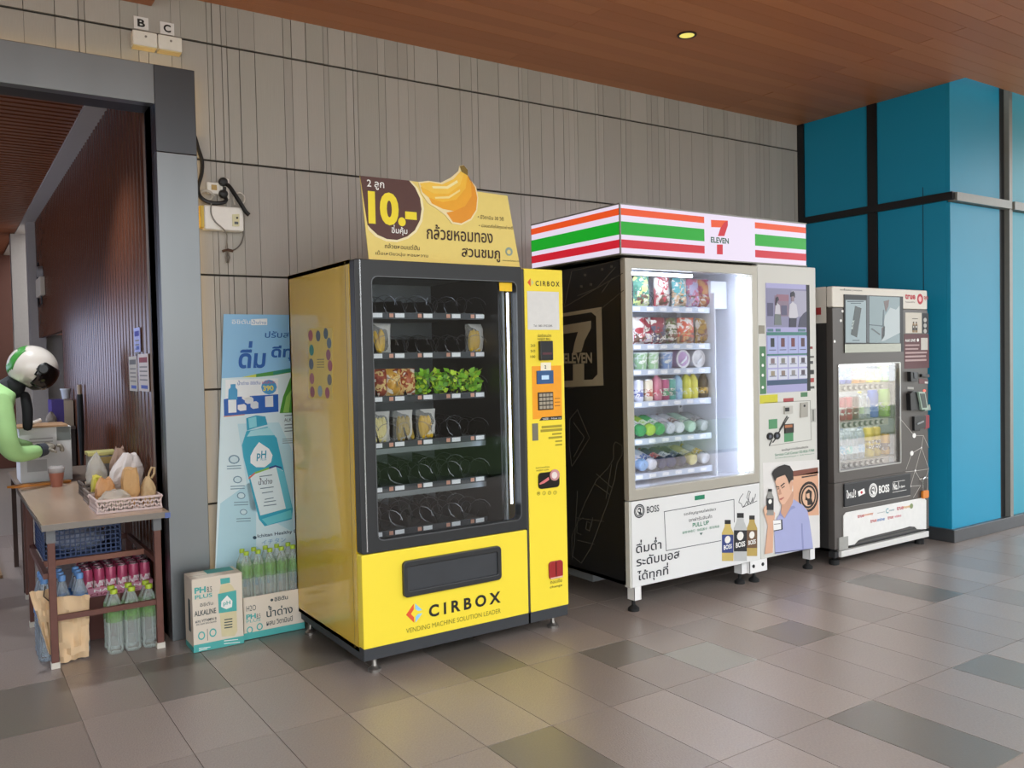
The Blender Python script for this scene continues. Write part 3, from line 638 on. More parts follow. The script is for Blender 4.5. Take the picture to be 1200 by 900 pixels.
for nm, a in (('liner_back', (SL_+.02, 4.36, 4.40, 4.42, .68, 2.04)), ('liner_side', (SL_+.02, SL_+.03, SF+.05, 4.4, .68, 2.04)), ('liner_side', (4.38, 4.395, SF+.05, 4.4, .68, 2.04)), ('liner_top', (SL_+.02, 4.38, SF+.05, 4.4, 2.035, 2.045)), ('liner_floor', (SL_+.02, 4.38, SF+.05, 4.4, .69, .70))):
    bx(nm, GLOWW, sm, *a)
bx('shaft_wall', GLOWW, sm, XS+.012, XS+.02, 3.90, 4.4, .70, 1.90)
for i in range(4): bx('lift_rail', mat('c3ccda', .3, .3), sm, XS+.10+.05*i, XS+.115+.05*i, 4.18-.05*i, 4.20-.05*i, .70, 1.85)
bx('shaft_header', GLOWW, sm, XS+.015, 4.37, 3.93, 4.0, 1.80, 1.98)
bx('strip_light', mat('e4edff', .5, var=0, emit=15, name='cabinet_strip_light'), sm, 4.315, 4.335, SF+.055, SF+.075, .73, 2.0)
bx('strip_light', mat('e4edff', .5, var=0, emit=15, name='cabinet_strip_light'), sm, SL_+.06, 3.95, 3.83, 3.85, 1.985, 2.003)
bx('strip_light', mat('e4edff', .5, var=0, emit=15, name='cabinet_strip_light'), sm, SL_+.045, SL_+.06, SF+.055, SF+.07, .75, 1.98)
# perforated post beside the shelves
pp_ = bx('perforated_post', GLOWW, sm, XS-.03, XS+.012, 4.2, 4.21, .70, 1.98)
for i in range(24): bx('slot', mat('5c6472', .5), pp_, XS-.016, XS-.002, 4.197, 4.2, .74+i*.05, .758+i*.05)
# shelves
SY = 3.93; SZ = []
coil7 = helix(.048, .07, 4, .0016, 12, 4).mesh('coil', mat('5a5f6b', .3, .8))
for vv in (361, 403, 431, 466.5, 507.5, 546):
    z = W(830, vv, SY)[1]; SZ.append(z)
    sh = MB().box(SL_+.035, XS-.005, SY, 4.35, z-.012, z).box(SL_+.035, XS-.005, SY-.006, SY+.004, z-.034, z+.004).build('shelf', mat('c4cfe2', .35, .2, name='shelf_metal'), sm)
    if SZ.index(z) in (0, 1, 4, 5):
        for i in range(7):
            o = link(bpy.data.objects.new('coil', coil7), sh); o.location = (XS-.075-i*.112, SY+.006, z+.05)
    for i in range(7): bx('price_tag', mat('f3f5f7', .5), sh, XS-.115-i*.112, XS-.06-i*.112, SY-.008, SY-.006, z-.026, z-.004)
# lower door panel, print, delivery flap outline
lp = MB().prism(rr(SL_+.015, SM-.004, SB, SMID-.002, .004), SF, SF+.05).build('lower_panel', WPAN, sm, bevel=.003)
bx('panel_edge', mat('c9c9c0', .4), sm, SL_, SL_+.014, SF+.004, SF+.05, SB, SMID-.002)
zq = ZM(735, 570, 1108/160)
def tq(s, m, a, b, c, d, bold=0., rise=0., par=None): p = zq(a, b); q = zq(a, c); return tpx(s, m, par or lp, p[0], p[1], q[1], zq(d, 0)[0], SF, bold, rise=rise)
NAVY = mat('20242c', .6, name='dark_navy_print'); GRN = mat('1f7f5c', .6, name='green_print')
def emblem(c, ru, rv, par, y, dark=NAVY, light=WPAN):
    oval('emblem_ring', dark, par, c, ru, rv, y); oval('emblem_disc', light, par, c, ru*.82, rv*.82, y-.0012, .0006); oval('emblem_disc', dark, par, c, ru*.76, rv*.76, y-.0018, .0006)
    oval('emblem_disc', light, par, c, ru*.62, rv*.62, y-.0024, .0006)
    u, v = c
    ppx('emblem_head', dark, par, [(u-ru*.3, v-rv*.3), (u, v-rv*.5), (u+ru*.35, v-rv*.35), (u+ru*.3, v+rv*.1), (u+ru*.5, v+rv*.5), (u-ru*.1, v+rv*.55), (u-ru*.12, v+rv*.25), (u-ru*.34, v+rv*.2), (u-ru*.3, v)], y-.003, .0006)
    ppx('emblem_face', light, par, [(u-ru*.22, v-rv*.18), (u+ru*.08, v-rv*.25), (u+ru*.12, v+rv*.1), (u-ru*.05, v+rv*.12), (u-ru*.2, v+rv*.02)], y-.0036, .0006)
emblem(zq(98, 200), 6.2, 8.2, lp, SF)
tq('BOSS', NAVY, 158, 218, 163, 258, .01)
tq('\u0e14\u0e37\u0e48\u0e21\u0e14\u0e48\u0e33', NAVY, 70, 545, 440, 277, .012); tq('\u0e23\u0e30\u0e14\u0e31\u0e1a\u0e1a\u0e2d\u0e2a', NAVY, 74, 652, 572, 425, .012); tq('\u0e44\u0e14\u0e49\u0e17\u0e38\u0e01\u0e17\u0e35\u0e48', NAVY, 82, 790, 668, 333, .012)
lines('flap_outline', mat('4a4d52', .6), lp, [[zq(300, 205), zq(866, 105), zq(868, 290)], [zq(300, 205), zq(316, 522), zq(760, 440)]], SF, .004)
rpx('flap_lamp', GRN, lp, zq(548, 78), zq(625, 100), SF, .004)
tq('\u0e23\u0e2d\u0e2a\u0e31\u0e0d\u0e0d\u0e32\u0e13\u0e44\u0e1f\u0e40\u0e02\u0e35\u0e22\u0e27', NAVY, 458, 242, 212, 718); tq('\u0e22\u0e01\u0e1d\u0e32\u0e23\u0e31\u0e1a\u0e2a\u0e34\u0e19\u0e04\u0e49\u0e32', NAVY, 500, 288, 256, 686); tq('PULL UP', GRN, 530, 332, 298, 662, .012); tq('\u8bf7\u7b49\u5f85\u7eff\u706f \u00b7 \u62ac\u8d77\u76d6\u5b50 \u00b7 \u53d6\u51fa\u5546\u54c1', GRN, 445, 388, 366, 745)
ppx('arrow_mark', mat('4a6a60', .6), lp, [zq(586, 378), zq(612, 374), zq(600, 396)], SF)
lines('signature', NAVY, lp, [[zq(*p) for p in s] for s in (((940, 60), (915, 95), (905, 130), (925, 140), (938, 170), (955, 150), (972, 118), (980, 150), (990, 70), (1000, 45), (985, 38), (970, 90), (1000, 140), (1020, 90), (1016, 130), (1038, 85), (1040, 62)), ((940, 168), (1052, 118)))], SF, .0035)
def print_bottle(par, cu, vb, vt, hw, capc, liq, lab, y, text=True, k=0):
    h = vb-vt
    o = ppx('printed_bottle', mat(liq, .5, 0, .12, 12), par, [(cu-hw, vb), (cu-hw*1.02, vt+h*.32), (cu-hw*.55, vt+h*.17), (cu-hw*.5, vt+h*.1), (cu+hw*.5, vt+h*.1), (cu+hw*.55, vt+h*.17), (cu+hw*1.02, vt+h*.32), (cu+hw, vb)], y-.0003*k)
    ppx('printed_cap', mat(capc, .5), par, [(cu-hw*.52, vt+h*.1), (cu-hw*.52, vt), (cu+hw*.52, vt), (cu+hw*.52, vt+h*.1)], y-.0003*k)
    ppx('printed_label', mat(lab, .5), par, [(cu-hw, vt+h*.80), (cu-hw, vt+h*.36), (cu+hw, vt+h*.36), (cu+hw, vt+h*.80)], y-.0012-.0003*k, .0008)
    oval('printed_mark', mat('e9e6de', .5), par, (cu, vt+h*.48), hw*.5, h*.09, y-.002-.0003*k, .0006)
    if text: tpx('BOSS', WTXT, par, cu-hw*.72, vt+h*.73, vt+h*.62, cu+hw*.72, y-.002-.0003*k, .02)
for a in ((815, 605, 272, 46, '1a1a1a', 'c4ad62', '33427c'), (1012, 565, 236, 42, '1a1a1a', 'b39a55', '6b5038'), (918, 605, 216, 52, '1a1a1a', 'b7b9b7', '1e1f24')):
    c = zq(a[0], a[1]); t = zq(a[0], a[2]); print_bottle(lp, c[0], c[1], t[1], a[3]/6.925, a[4], a[5], a[6], SF, k=(a[3] > 50))
# control column with touch screen, payment pieces and portrait print
col = MB().prism(rr(SM, SR, SB, 2.078, .006), SF, SF+.05).build('control_column', mat('cfcfc8', .35, 0, .03, 3, name='ivory_column'), sm, bevel=.004)
zs1 = ZM(880, 320, 900/80); zs2 = ZM(880, 390, 900/80); zs3 = ZM(880, 460, 9); zs4 = ZM(890, 540, 900/110)
sc_a, sc_b = zs1(192, 130), zs2(735, 765)
xa, za_ = W(*sc_a, SF); xb, zb2 = W(*sc_b, SF)
scr = bx('touch_screen', mat('b9b6e6', .3, var=0, emit=.45, name='screen_lavender'), sm, xa, xb, SF-.004, SF, zb2, za_)
bx('screen_bezel', BLACK, scr, xb, xb+.035, SF-.005, SF, zb2, za_)
wS, hS = xb-xa, za_-zb2
def srect(name, c, a0, a1, b0, b1, e=.4, k=1): return bx(name, mat(c, .3, var=0, emit=e), scr, xa+wS*a0, xa+wS*a1, SF-.004-.0008*k, SF-.004, za_-hS*b1, za_-hS*b0)
def spoly(name, c, pts, e=.35, k=2): return MB().prism([(xa+wS*a, za_-hS*b) for a, b in pts], SF-.004-.0008*k, SF-.004).build(name, mat(c, .3, var=0, emit=e), scr)
srect('video_picture', 'a5a3c8', 0, 1, .045, .40, .3); srect('picture_background', 'c9c6de', .62, 1, .06, .30, .3, 2); srect('picture_shop', 'a88fa6', .2, .55, .11, .30, .25, 2); srect('picture_sign', 'b77f96', .25, .55, .10, .16, .25, 3)
srect('picture_window', '6d6a92', .02, .16, .18, .30, .2, 3); srect('picture_window', '6d6a92', .36, .5, .2, .29, .2, 3)
spoly('picture_woman', 'dcd8e2', [(.2, .28), (.22, .2), (.26, .18), (.32, .2), (.34, .29)], .4, 4); spoly('picture_woman_hair', '2d2b45', [(.21, .2), (.23, .13), (.28, .12), (.3, .15), (.25, .17), (.24, .2)], .1, 5); spoly('picture_skirt', '8f9a98', [(.2, .28), (.34, .28), (.36, .38), (.18, .38)], .2, 4)
spoly('picture_man', 'e2dfe8', [(.54, .3), (.57, .19), (.65, .165), (.74, .19), (.78, .3), (.7, .32), (.58, .32)], .4, 4); spoly('picture_man_head', 'b59aa6', [(.61, .16), (.61, .11), (.68, .11), (.68, .16)], .2, 4); spoly('picture_man_hair', '24233a', [(.59, .12), (.60, .08), (.66, .065), (.70, .085), (.70, .125), (.67, .11)], .1, 5); spoly('picture_trousers', '3c3b5c', [(.56, .315), (.74, .315), (.72, .40), (.55, .40)], .1, 5)
spoly('picture_shrub', '565579', [(.78, .40), (.82, .32), (.92, .27), (1, .25), (1, .40)], .1, 3)
for a0, a1 in ((.02, .16), (.22, .34), (.78, .97)): srect('menu_button', '5f8f9d', a0, a1, .415, .44, .3, 2)
srect('green_bar', '3f8f86', 0, 1, .445, .475, .35, 2); srect('green_bar', '3f8f86', 0, 1, .645, .66, .3, 2); srect('footer', '49698f', 0, 1, .885, .93, .25, 2)
cards = [('2b3138', '8d4a55', '9a3b45', '6d3b45'), ('b59aa2', 'b5b2a6', 'a89a9c', '5a4a60'), ('d6c6a8', 'bfa79a', 'c9c4c4', '6a5a70')]
for r_, (b0, b1) in enumerate(((.485, .64), (.67, .77), (.785, .88))):
    for c_ in range(4):
        a0, a1 = .02+.255*c_, min(1, .245+.255*c_); srect('product_card', 'dfe2f2' if r_ else 'b3bbea', a0, a1, b0, b1, .5, 3)
        m_ = (a0+a1)/2; srect('product_picture', cards[r_][c_], m_-.045, m_+.045, b0+.015, b0+(b1-b0)*.62, .15, 4); srect('product_caption', '6d7396', a0+.03, a1-.03, b1-.035, b1-.028, .1, 4)
def r3(nm, c, a, b, y=SF, t=.0012, par=None, rough=.5): return rpx(nm, mat(c, rough), par or col, a, b, y, t)
o = r3('green_side_strip', '4c7d56', zs2(112, 180), zs2(200, 805))
for v in (290, 430, 560, 720): oval('strip_mark', WTXT, o, zs2(155, v), 1.3, 1.8, SF-.001)
r3('grey_code_sticker', '8d8a7c', zs1(100, 690), zs1(178, 800)); r3('yellow_sticker', 'c9c331', zs3(92, 30), zs3(282, 106)); r3('red_sticker', 'a8474a', zs3(342, 62), zs3(448, 95)); r3('green_sticker', '4c7d56', zs3(525, 0), zs3(595, 42))
for c, a, b in (('8d3a3a', (780, 180), (812, 212)), ('6a6a66', (768, 305), (830, 330)), ('4a4a48', (780, 372), (818, 410)), ('2b2b2b', (770, 490), (830, 545)), ('a8443f', (775, 598), (830, 650)), ('55554f', (770, 705), (835, 735))): r3('payment_mark', c, zs2(*a), zs2(*b))
lines('service_door_outline', mat('7d7d76', .6), col, [[zs3(140, 108), zs3(625, 85), zs3(635, 500), zs3(190, 562)]], SF, .003)
o = r3('card_reader', 'b9b8b0', zs3(345, 145), zs3(428, 220), t=.012); rpx('reader_window', BLACK, o, zs3(360, 160), zs3(405, 198), SF-.012)
o = ppx('receipt_slot', mat('a3a096', .4), col, [zs3(515, 265), zs3(518, 110), zs3(592, 100), zs3(592, 255)], SF, .008); oval('reader_eye', BLACK, o, zs3(565, 140), 1.2, 1.4, SF-.008)
r3('label', 'b5b5ae', zs3(632, 172), zs3(684, 310)); r3('label_print', '6a6d66', zs3(650, 180), zs3(664, 300), SF-.0012)
r3('green_sticker', '4f8f62', zs3(186, 285), zs3(278, 378)); o = r3('coin_return', '26221f', zs3(350, 335), zs3(440, 420), t=.01); rpx('coin_return_lip', mat('a8683f', .4), o, zs3(356, 344), zs3(436, 366), SF-.01); r3('green_sticker', '4f8f62', zs3(350, 420), zs3(446, 512))
for u in (196, 270):
    k_ = oval('keyhole_lock', BLACK, col, zs3(u, 462-(u-196)*.1), 3.5, 4.4, SF, .008); oval('lock_core', mat('6a6f7d', .3, .7), k_, zs3(u+4, 464-(u-196)*.1), 1.5, 1.9, SF-.008, .004)
lines('security_cable', mat('3b3b38', .5), col, [[zs3(376, 250), zs3(300, 390)], [zs3(390, 262), zs3(290, 420)], [zs3(215, 505), zs3(192, 555)], [zs3(250, 495), zs3(228, 525)]], SF, .005, .006)
def t3(s, m, a, b, c, d, bold=0.): p = zs3(a, b); q = zs3(a, c); tpx(s, m, col, p[0], p[1], q[1], zs3(d, 0)[0], SF, bold)
t3('\u0e1e\u0e1a\u0e1b\u0e31\u0e0d\u0e2b\u0e32\u0e01\u0e32\u0e23\u0e43\u0e0a\u0e49\u0e07\u0e32\u0e19\u0e15\u0e34\u0e14\u0e15\u0e48\u0e2d', NAVY, 322, 622, 592, 602); t3('Service Call Center 02-826-7788', GRN, 252, 672, 645, 664); t3('\u0e42\u0e17\u0e23\u0e41\u0e08\u0e49\u0e07\u0e1b\u0e31\u0e0d\u0e2b\u0e32 24 hours', GRN, 252, 702, 686, 664)
# portrait advertisement
def p4(nm, c, pts, k): return ppx(nm, mat(c, .5, 0, .05, 10), col, [zs4(*p) for p in pts], SF-.0012*0-.0007*k, .0007)
p4('picture_wall', 'dcdad6', [(30, 20), (572, -10), (578, 830), (50, 895)], 1)
p4('picture_shelf', '7a4636', [(310, 100), (560, 62), (562, 120), (318, 150)], 2); p4('picture_sign', 'd9a888', [(318, 150), (562, 100), (570, 520), (330, 532)], 2); p4('picture_shelf_edge', '33251f', [(405, 152), (552, 128), (552, 140), (405, 166)], 3)
emblem(zs4(470, 345), 11.4, 18.0, col, SF-.0022, mat('2a201c', .6), mat('dcb596', .6))
p4('picture_shirt', 'a3a8d0', [(150, 895), (140, 600), (188, 520), (215, 440), (310, 400), (330, 370), (420, 430), (460, 480), (480, 580), (510, 800), (512, 842)], 8)
p4('shirt_collar', '8b92bd', [(188, 520), (222, 445), (240, 555)], 9); p4('shirt_collar', '8b92bd', [(240, 555), (290, 440), (330, 430), (345, 450), (300, 470)], 9); p4('sleeve_fold', '8a90bb', [(400, 600), (412, 600), (425, 850), (410, 852)], 9); p4('shirt_hem', '3d4055', [(150, 880), (512, 838), (512, 843), (150, 887)], 9)
p4('picture_neck', 'c99a80', [(215, 400), (290, 300), (325, 290), (320, 400), (240, 552), (205, 500)], 10)
p4('picture_face', 'dcb196', [(148, 190), (160, 150), (230, 110), (290, 150), (318, 230), (312, 300), (285, 350), (240, 415), (212, 420), (190, 385), (178, 330), (168, 270)], 11)
p4('picture_ear', 'd2a488', [(285, 205), (312, 185), (322, 215), (312, 272), (296, 280)], 12)
p4('picture_hair', '221d1c', [(148, 200), (122, 120), (140, 85), (180, 55), (240, 35), (290, 48), (322, 100), (326, 180), (300, 190), (285, 225), (268, 175), (245, 135), (200, 150), (165, 165)], 13)
p4('picture_eyebrow', '2a2220', [(158, 240), (190, 248), (190, 258), (160, 250)], 13); p4('picture_eyebrow', '2a2220', [(200, 240), (235, 210), (246, 214), (206, 250)], 13)
p4('picture_eye', '3a2a26', [(172, 268), (190, 262), (190, 270), (174, 275)], 13); p4('picture_eye', '3a2a26', [(212, 258), (240, 240), (242, 248), (214, 266)], 13)
p4('picture_nose', 'c08f78', [(188, 275), (200, 270), (212, 318), (190, 328), (183, 320)], 12); p4('picture_mouth', 'b0655c', [(190, 365), (232, 348), (236, 354), (205, 378), (194, 374)], 13)
p4('picture_arm', 'd6a88c', [(50, 895), (80, 620), (50, 520), (42, 450), (70, 420), (150, 500), (140, 600), (132, 700), (128, 880)], 9); p4('picture_fingers', 'e0b79c', [(38, 470), (62, 430), (75, 440), (72, 500), (50, 510)], 13)
b0 = zs4(102, 522); b1 = zs4(96, 270); print_bottle(col, zs4(102, 0)[0], b0[1], b1[1], 4.0, '1a1a1a', '8f8f8a', '232326', SF-.0085, text=False)
o = p4('name_badge', '1d1d20', [(135, 568), (218, 562), (222, 660), (138, 676)], 10); p4('badge_card', 'ebebe8', [(130, 572), (205, 567), (208, 655), (134, 668)], 11); p4('badge_line', '3a3a3d', [(138, 606), (200, 600), (200, 605), (138, 611)], 12)
# legs and feet
def leg(x, y, w=.055, d=.06, wide=False):
    MB().box(x-w/2, x+w/2, y, y+.003, .07, SB+.01).box(x-w/2, x-w/2+.003, y, y+d, .07, SB+.01).box(x+w/2-.003, x+w/2, y, y+d, .07, SB+.01).build('leg_bracket', WHITE, sm)
    MB().lathe([(.034, 0), (.034, .016), (.022, .026), (.010, .034), (.010, .12)], (x, y+.04, 0), 14).build('levelling_foot', RUB, sm, True)
leg(3.345, SF+.005); leg(4.955, SF+.005); leg(3.345, 4.45); leg(4.955, 4.45); leg(4.29, SF+.03); leg(4.40, SF+.005, .17)
for u in (-.05, .04): MB().lathe([(.012, -.003), (.012, 0)], (4.40+u, SF+.005, .115), 10, 'y').build('bracket_bolt', BLACK, sm)
bx('compressor_box', mat('73777a', .5), sm, 3.36, 3.9, 4.15, 4.5, .085, .16)
# black side with pale line drawings
SX = SL_; zside = ZM(650, 300, 2.25)
SGR = mat('8f8570', .6, name='pale_side_print'); SLN = mat('4d4a43', .6, name='grey_side_line')
def sp(nm, m, pts, k=0, conv=zside): return MB().prism([WX(*conv(*p), SX) for p in pts], SX-.0010-.0007*k, SX-.0007*k, 'x').build(nm, m, sm)
def slines(nm, m, pls, w=.004, conv=zside):
    mb = MB()
    for pl_ in pls:
        Q = [Vector(WX(*conv(*p), SX)) for p in pl_]
        for a, b in zip(Q, Q[1:]):
            d = b-a
            if d.length < 1e-5: continue
            d.normalize(); n = Vector((-d.y, d.x))*w/2; mb.prism([tuple(a+n), tuple(b+n), tuple(b-n), tuple(a-n)], SX-.001, SX, 'x')
    return tag(mb.build(nm, m, sm), kind='stuff')
zl = ZM(610, 230, 1200/350)
sp('side_emblem', SGR, [(110, 480), (325, 445), (333, 760), (110, 770)], 0, zl); sp('side_emblem_field', SIDEB, [(110, 494), (285, 466), (304, 482), (310, 715), (290, 736), (110, 745)], 1, zl)
sp('side_seven', SGR, [(110, 530), (284, 500), (284, 530), (258, 580), (245, 625), (210, 632), (218, 590), (232, 545), (110, 562)], 2, zl); sp('side_seven_foot', SGR, [(212, 675), (256, 672), (256, 748), (212, 752)], 2, zl)
y0, z0 = WX(*zl(175, 672), SX); y1, z1 = WX(*zl(288, 628), SX)
place_text('ELEVEN', SGR, sm, (SX-.003, y0, z0), (0, -1, 0), (0, 0, 1), y0-y1, z1-z0, .03)
slines('side_drawing', SLN, [[(45, 40), (180, 8)], [(45, 40), (25, 135)], [(25, 135), (180, 45)], [(110, 150), (182, 90)], [(125, 95), (150, 60), (175, 50)], [(60, 105), (110, 85), (160, 30)],
    [(40, 430), (60, 405), (92, 480), (45, 555), (38, 500), (40, 430)], [(50, 440), (78, 478), (50, 530)], [(35, 350), (55, 345)],
    [(160, 490), (178, 500), (178, 525), (165, 545), (158, 590), (140, 650), (95, 770), (70, 810), (45, 790), (45, 740), (80, 650), (110, 590), (140, 560), (155, 535), (155, 500), (160, 490)],
    [(110, 575), (150, 610)], [(104, 600), (146, 630)], [(75, 690), (60, 700), (58, 730), (70, 735)], [(85, 700), (95, 705), (92, 725), (82, 720), (85, 700)], [(100, 690), (96, 715)], [(60, 620), (52, 760), (45, 800)], [(55, 690), (130, 700)], [(60, 750), (105, 760)], [(150, 550), (135, 640)]], .004)
for p in ((80, 50), (95, 75), (125, 35), (150, 28), (70, 80)): sp('side_dot', SLN, [(p[0]-3, p[1]-3), (p[0]+3, p[1]-3), (p[0]+3, p[1]+3), (p[0]-3, p[1]+3)])

# striped light box on top
GX0, GX1, GZ0, GZ1, GY0, GY1 = 3.25, 4.912, 2.088, 2.366, 3.708, 4.585
lb = thing('light_box_sign', 'white light box sign with orange, green and red stripes on the white vending machine', 'sign', (4.1, 4.15, 2.073))
SGW = mat('f3e6fb', .35, var=0, emit=.85, name='lit_white_acrylic'); SGO = mat('ff5a1e', .35, var=0, emit=.75, name='lit_orange'); SGG = mat('0cb428', .35, var=0, emit=.75, name='lit_green'); SGRD = mat('e01e34', .35, var=0, emit=.75, name='lit_red')
MB().box(GX0, GX1, GY0, GY1, GZ0, GZ1).build('light_box', SGW, lb)
MB().box(GX0-.004, GX1+.004, GY0-.004, GY1, GZ1, GZ1+.008).box(GX0-.004, GX1+.004, GY0-.004, GY1, GZ0-.008, GZ0).box(GX0-.005, GX0+.003, GY0-.005, GY0+.003, GZ0, GZ1).build('edge_trim', mat('8c8c86', .4, .5), lb)
bx('riser', DARK, lb, GX0+.08, 5.0, 3.80, 4.5, 2.071, 2.08)
hh = GZ1-GZ0
for m_, a, b in ((SGO, .785, .925), (SGG, .385, .655), (SGRD, .115, .285)):
    bx('front_stripe', m_, lb, GX0, 3.932, GY0-.0012, GY0, GZ0+hh*a, GZ0+hh*b); bx('front_stripe', m_, lb, 4.397, GX1, GY0-.0012, GY0, GZ0+hh*a, GZ0+hh*b); bx('side_stripe', m_, lb, GX0-.0012, GX0, GY0, GY1, GZ0+hh*a, GZ0+hh*b)
zg = ZM(610, 230, 1200/350)
def gp(nm, m, pts, k=0): return MB().prism([W(*zg(*p), GY0) for p in pts], GY0-.0012-.0008*k, GY0).build(nm, m, lb)
gp('seven_bar', SGO, [(765, 95), (832, 98), (832, 106), (818, 126), (766, 124)]); gp('seven_stem', SGRD, [(832, 98), (832, 118), (818, 160), (793, 160), (803, 128), (818, 106)], 1); gp('seven_foot', SGRD, [(789, 194), (812, 194), (812, 234), (789, 233)])
p = zg(764, 186); q = zg(764, 163); tpx('ELEVEN', mat('0f7a4a', .4, var=0, emit=.4, name='lit_dark_green'), lb, p[0], p[1], q[1], zg(836, 0)[0], GY0, .03)

# ---------------------------------------------------------------- goods on the bright shelves
ORD = ('first', 'second', 'third', 'fourth', 'fifth', 'sixth', 'seventh', 'eighth', 'ninth')
def shelfpos(u, row, dy=.05): return (Xat(u, SZ[row]+.05, SY+dy), SY+dy, SZ[row]+.002)
def snack_bag(loc, w, h, c1, c2, label, group, seed=0, cat='snack bag'):
    t = thing('snack_bag', label, cat, loc, group)
    pillow(w*.9, .07, h, None, '', seed=seed).build('bag', printed([c1, c1, 'f0ece6', c1, c2], 20, .3, seed*.37), t, True).location = (0, 0, 0)
    k = pillow(w*.8, .06, h*.42, None, '', seed=seed+1).build('printed_window', printed([c2, 'efe8dc', c2, c1, '6a4a3a'], 34, .4, seed*.61), t, True); k.location = (0, -.012, h*.06)
    return t
R1 = [(751, .15, '4f8f7a', 'cfd98a', 'blue green'), (775, .15, 'c7344c', 'e6e0d8', 'red topped white'), (795.5, .14, '58b7bd', 'e0b98f', 'teal topped'), (811, .12, 'cf6f92', 'b9b4d8', 'pink'), (824, .12, 'b03a66', 'c78a54', 'magenta and orange')]
for i, (u, w, a, b, nm) in enumerate(R1): snack_bag(shelfpos(u, 0), w, .19, a, b, '%s snack bag, %s from the left on the top lit shelf' % (nm, ORD[i]), 'snack bags on the top lit shelf', 60+i)
R2 = [(747.5, .12, 'e3dede', 'b8404e', 'white and red'), (757, .12, '9b2b44', 'c9c2d8', 'crimson'), (771, .14, '8d2a3e', '4b4a66', 'dark crimson'), (786, .10, '6d7f4a', '7a4a3a', 'green and brown'), (803, .17, 'd9573a', 'c7a878', 'orange red'), (822, .13, 'c9a24a', '8a5a50', 'golden brown')]
for i, (u, w, a, b, nm) in enumerate(R2): snack_bag(shelfpos(u, 1, .04+.03*(i % 2)), w, .17, a, b, '%s snack bag, %s from the left on the second lit shelf' % (nm, ORD[i]), 'snack bags on the second lit shelf', 80+i)
def cup(loc, r, h, c, lid, label, group):
    t = thing('snack_cup', label, 'snack cup', loc, group)
    MB().lathe([(r*.8, 0), (r*.85, .004), (r, h-.008), (r*1.04, h-.006)], n=16).build('cup', printed([c, 'f2f4ee', c, lid, c], 30, .4), t, True).location = (0, 0, 0); MB().lathe([(r*1.05, h-.006), (r*1.05, h), (r*.9, h+.004)], n=16).build('lid', mat(lid, .35), t, True).location = (0, 0, 0)
    return t
R3 = [(750, '9fc79a', 'd8e6dc', 'pale green'), (764, 'a9cfa2', 'd8e6dc', 'mint green'), (780, '7f9fd0', 'cdd8ea', 'blue')]
for i, (u, c, l, nm) in enumerate(R3): cup(shelfpos(u, 2), .045, .105, c, l, '%s snack cup, %s from the left on the third lit shelf' % (nm, ORD[i]), 'snack cups on the third lit shelf')
def roll(loc, c, label):
    t = thing('wrapped_roll', label, 'snack pack', loc, 'wrapped rolls on the third lit shelf')
    MB().lathe([(.03, -.08), (.055, -.075), (.06, -.02), (.06, .05), (.05, .09), (.02, .1)], n=16, ax='y').build('roll', mat(c, .35, 0, .2, 20), t, True).location = (0, .05, .06)
    MB().ring(circ(0, .06, .06, 20), circ(0, .06, .048, 20), -.03, -.024).build('end_ring', mat('f2f2f6', .4), t).location = (0, 0, 0)
    MB().tube([(.045, -.01, .02), (.0, -.055, -.0), (-.05, -.06, -.03)], .006, 6).build('loose_strip', mat('eef2f6', .4), t, True).location = (0, 0, .06)
roll(shelfpos(797, 2, .07), 'c3a0cf', 'pink and lavender wrapped roll on the third lit shelf'); roll(shelfpos(815, 2, .07), 'e8e8ee', 'white wrapped roll at the right of the third lit shelf')
def bottle(loc, r, h, body, cap, label_c, label, group=None, rot=None, mt=None, neck=.3, cat='bottle', name='drink_bottle', lab=(.25, .6), n=14):
    t = thing(name, label, cat, loc, group)
    hb = h*(1-neck)
    bm_ = mt or mat(body, .25, 0, .1, 20)
    MB().lathe([(r*.85, 0), (r, .008), (r, hb*.3), (r*.97, hb*.32), (r, hb*.35), (r, hb), (r*.75, hb+(h-hb)*.45), (r*.36, hb+(h-hb)*.72), (r*.36, h*.95)], n=n).build('body', bm_, t, True).location = (0, 0, 0)
    MB().lathe([(r*.42, h*.93), (r*.42, h*.995), (r*.38, h)], n=10).build('cap', mat(cap, .4), t, True).location = (0, 0, 0)
    if label_c: MB().lathe([(r*1.012, hb*lab[0]+.001), (r*1.012, hb*lab[1])], n=n, close=False).build('label_band', printed([label_c, 'f0efe8', label_c, body if body else label_c, label_c], 45, .4, r*31+h), t, True).location = (0, 0, 0)
    if rot: t.rotation_euler = rot
    return t
def can(loc, r, h, c, label, group, top='c9ccd0', c2=None, name='drink_can', rot=None):
    t = thing(name, label, 'can', loc, group)
    MB().lathe([(r*.82, 0), (r, .01), (r, h-.014), (r*.84, h-.003)], n=14).build('body', mat(c, .3, .1, .15, 25), t, True).location = (0, 0, 0)
    MB().ring(circ(0, 0, r*.86, 14), circ(0, 0, r*.76, 14), h-.004, h, 'z').build('rim', mat(top, .25, .9), t).location = (0, 0, 0); MB().lathe([(r*.78, h-.006), (r*.78, h-.004)], n=14).build('lid', mat(top, .3, .8), t).location = (0, 0, 0)
    if c2: MB().lathe([(r*1.01, h*.2), (r*1.01, h*.55)], n=14, close=False).build('printed_band', printed([c2, c2, 'efece6', c2, c], 48, .35, r*17+h), t, True).location = (0, 0, 0)
    return t
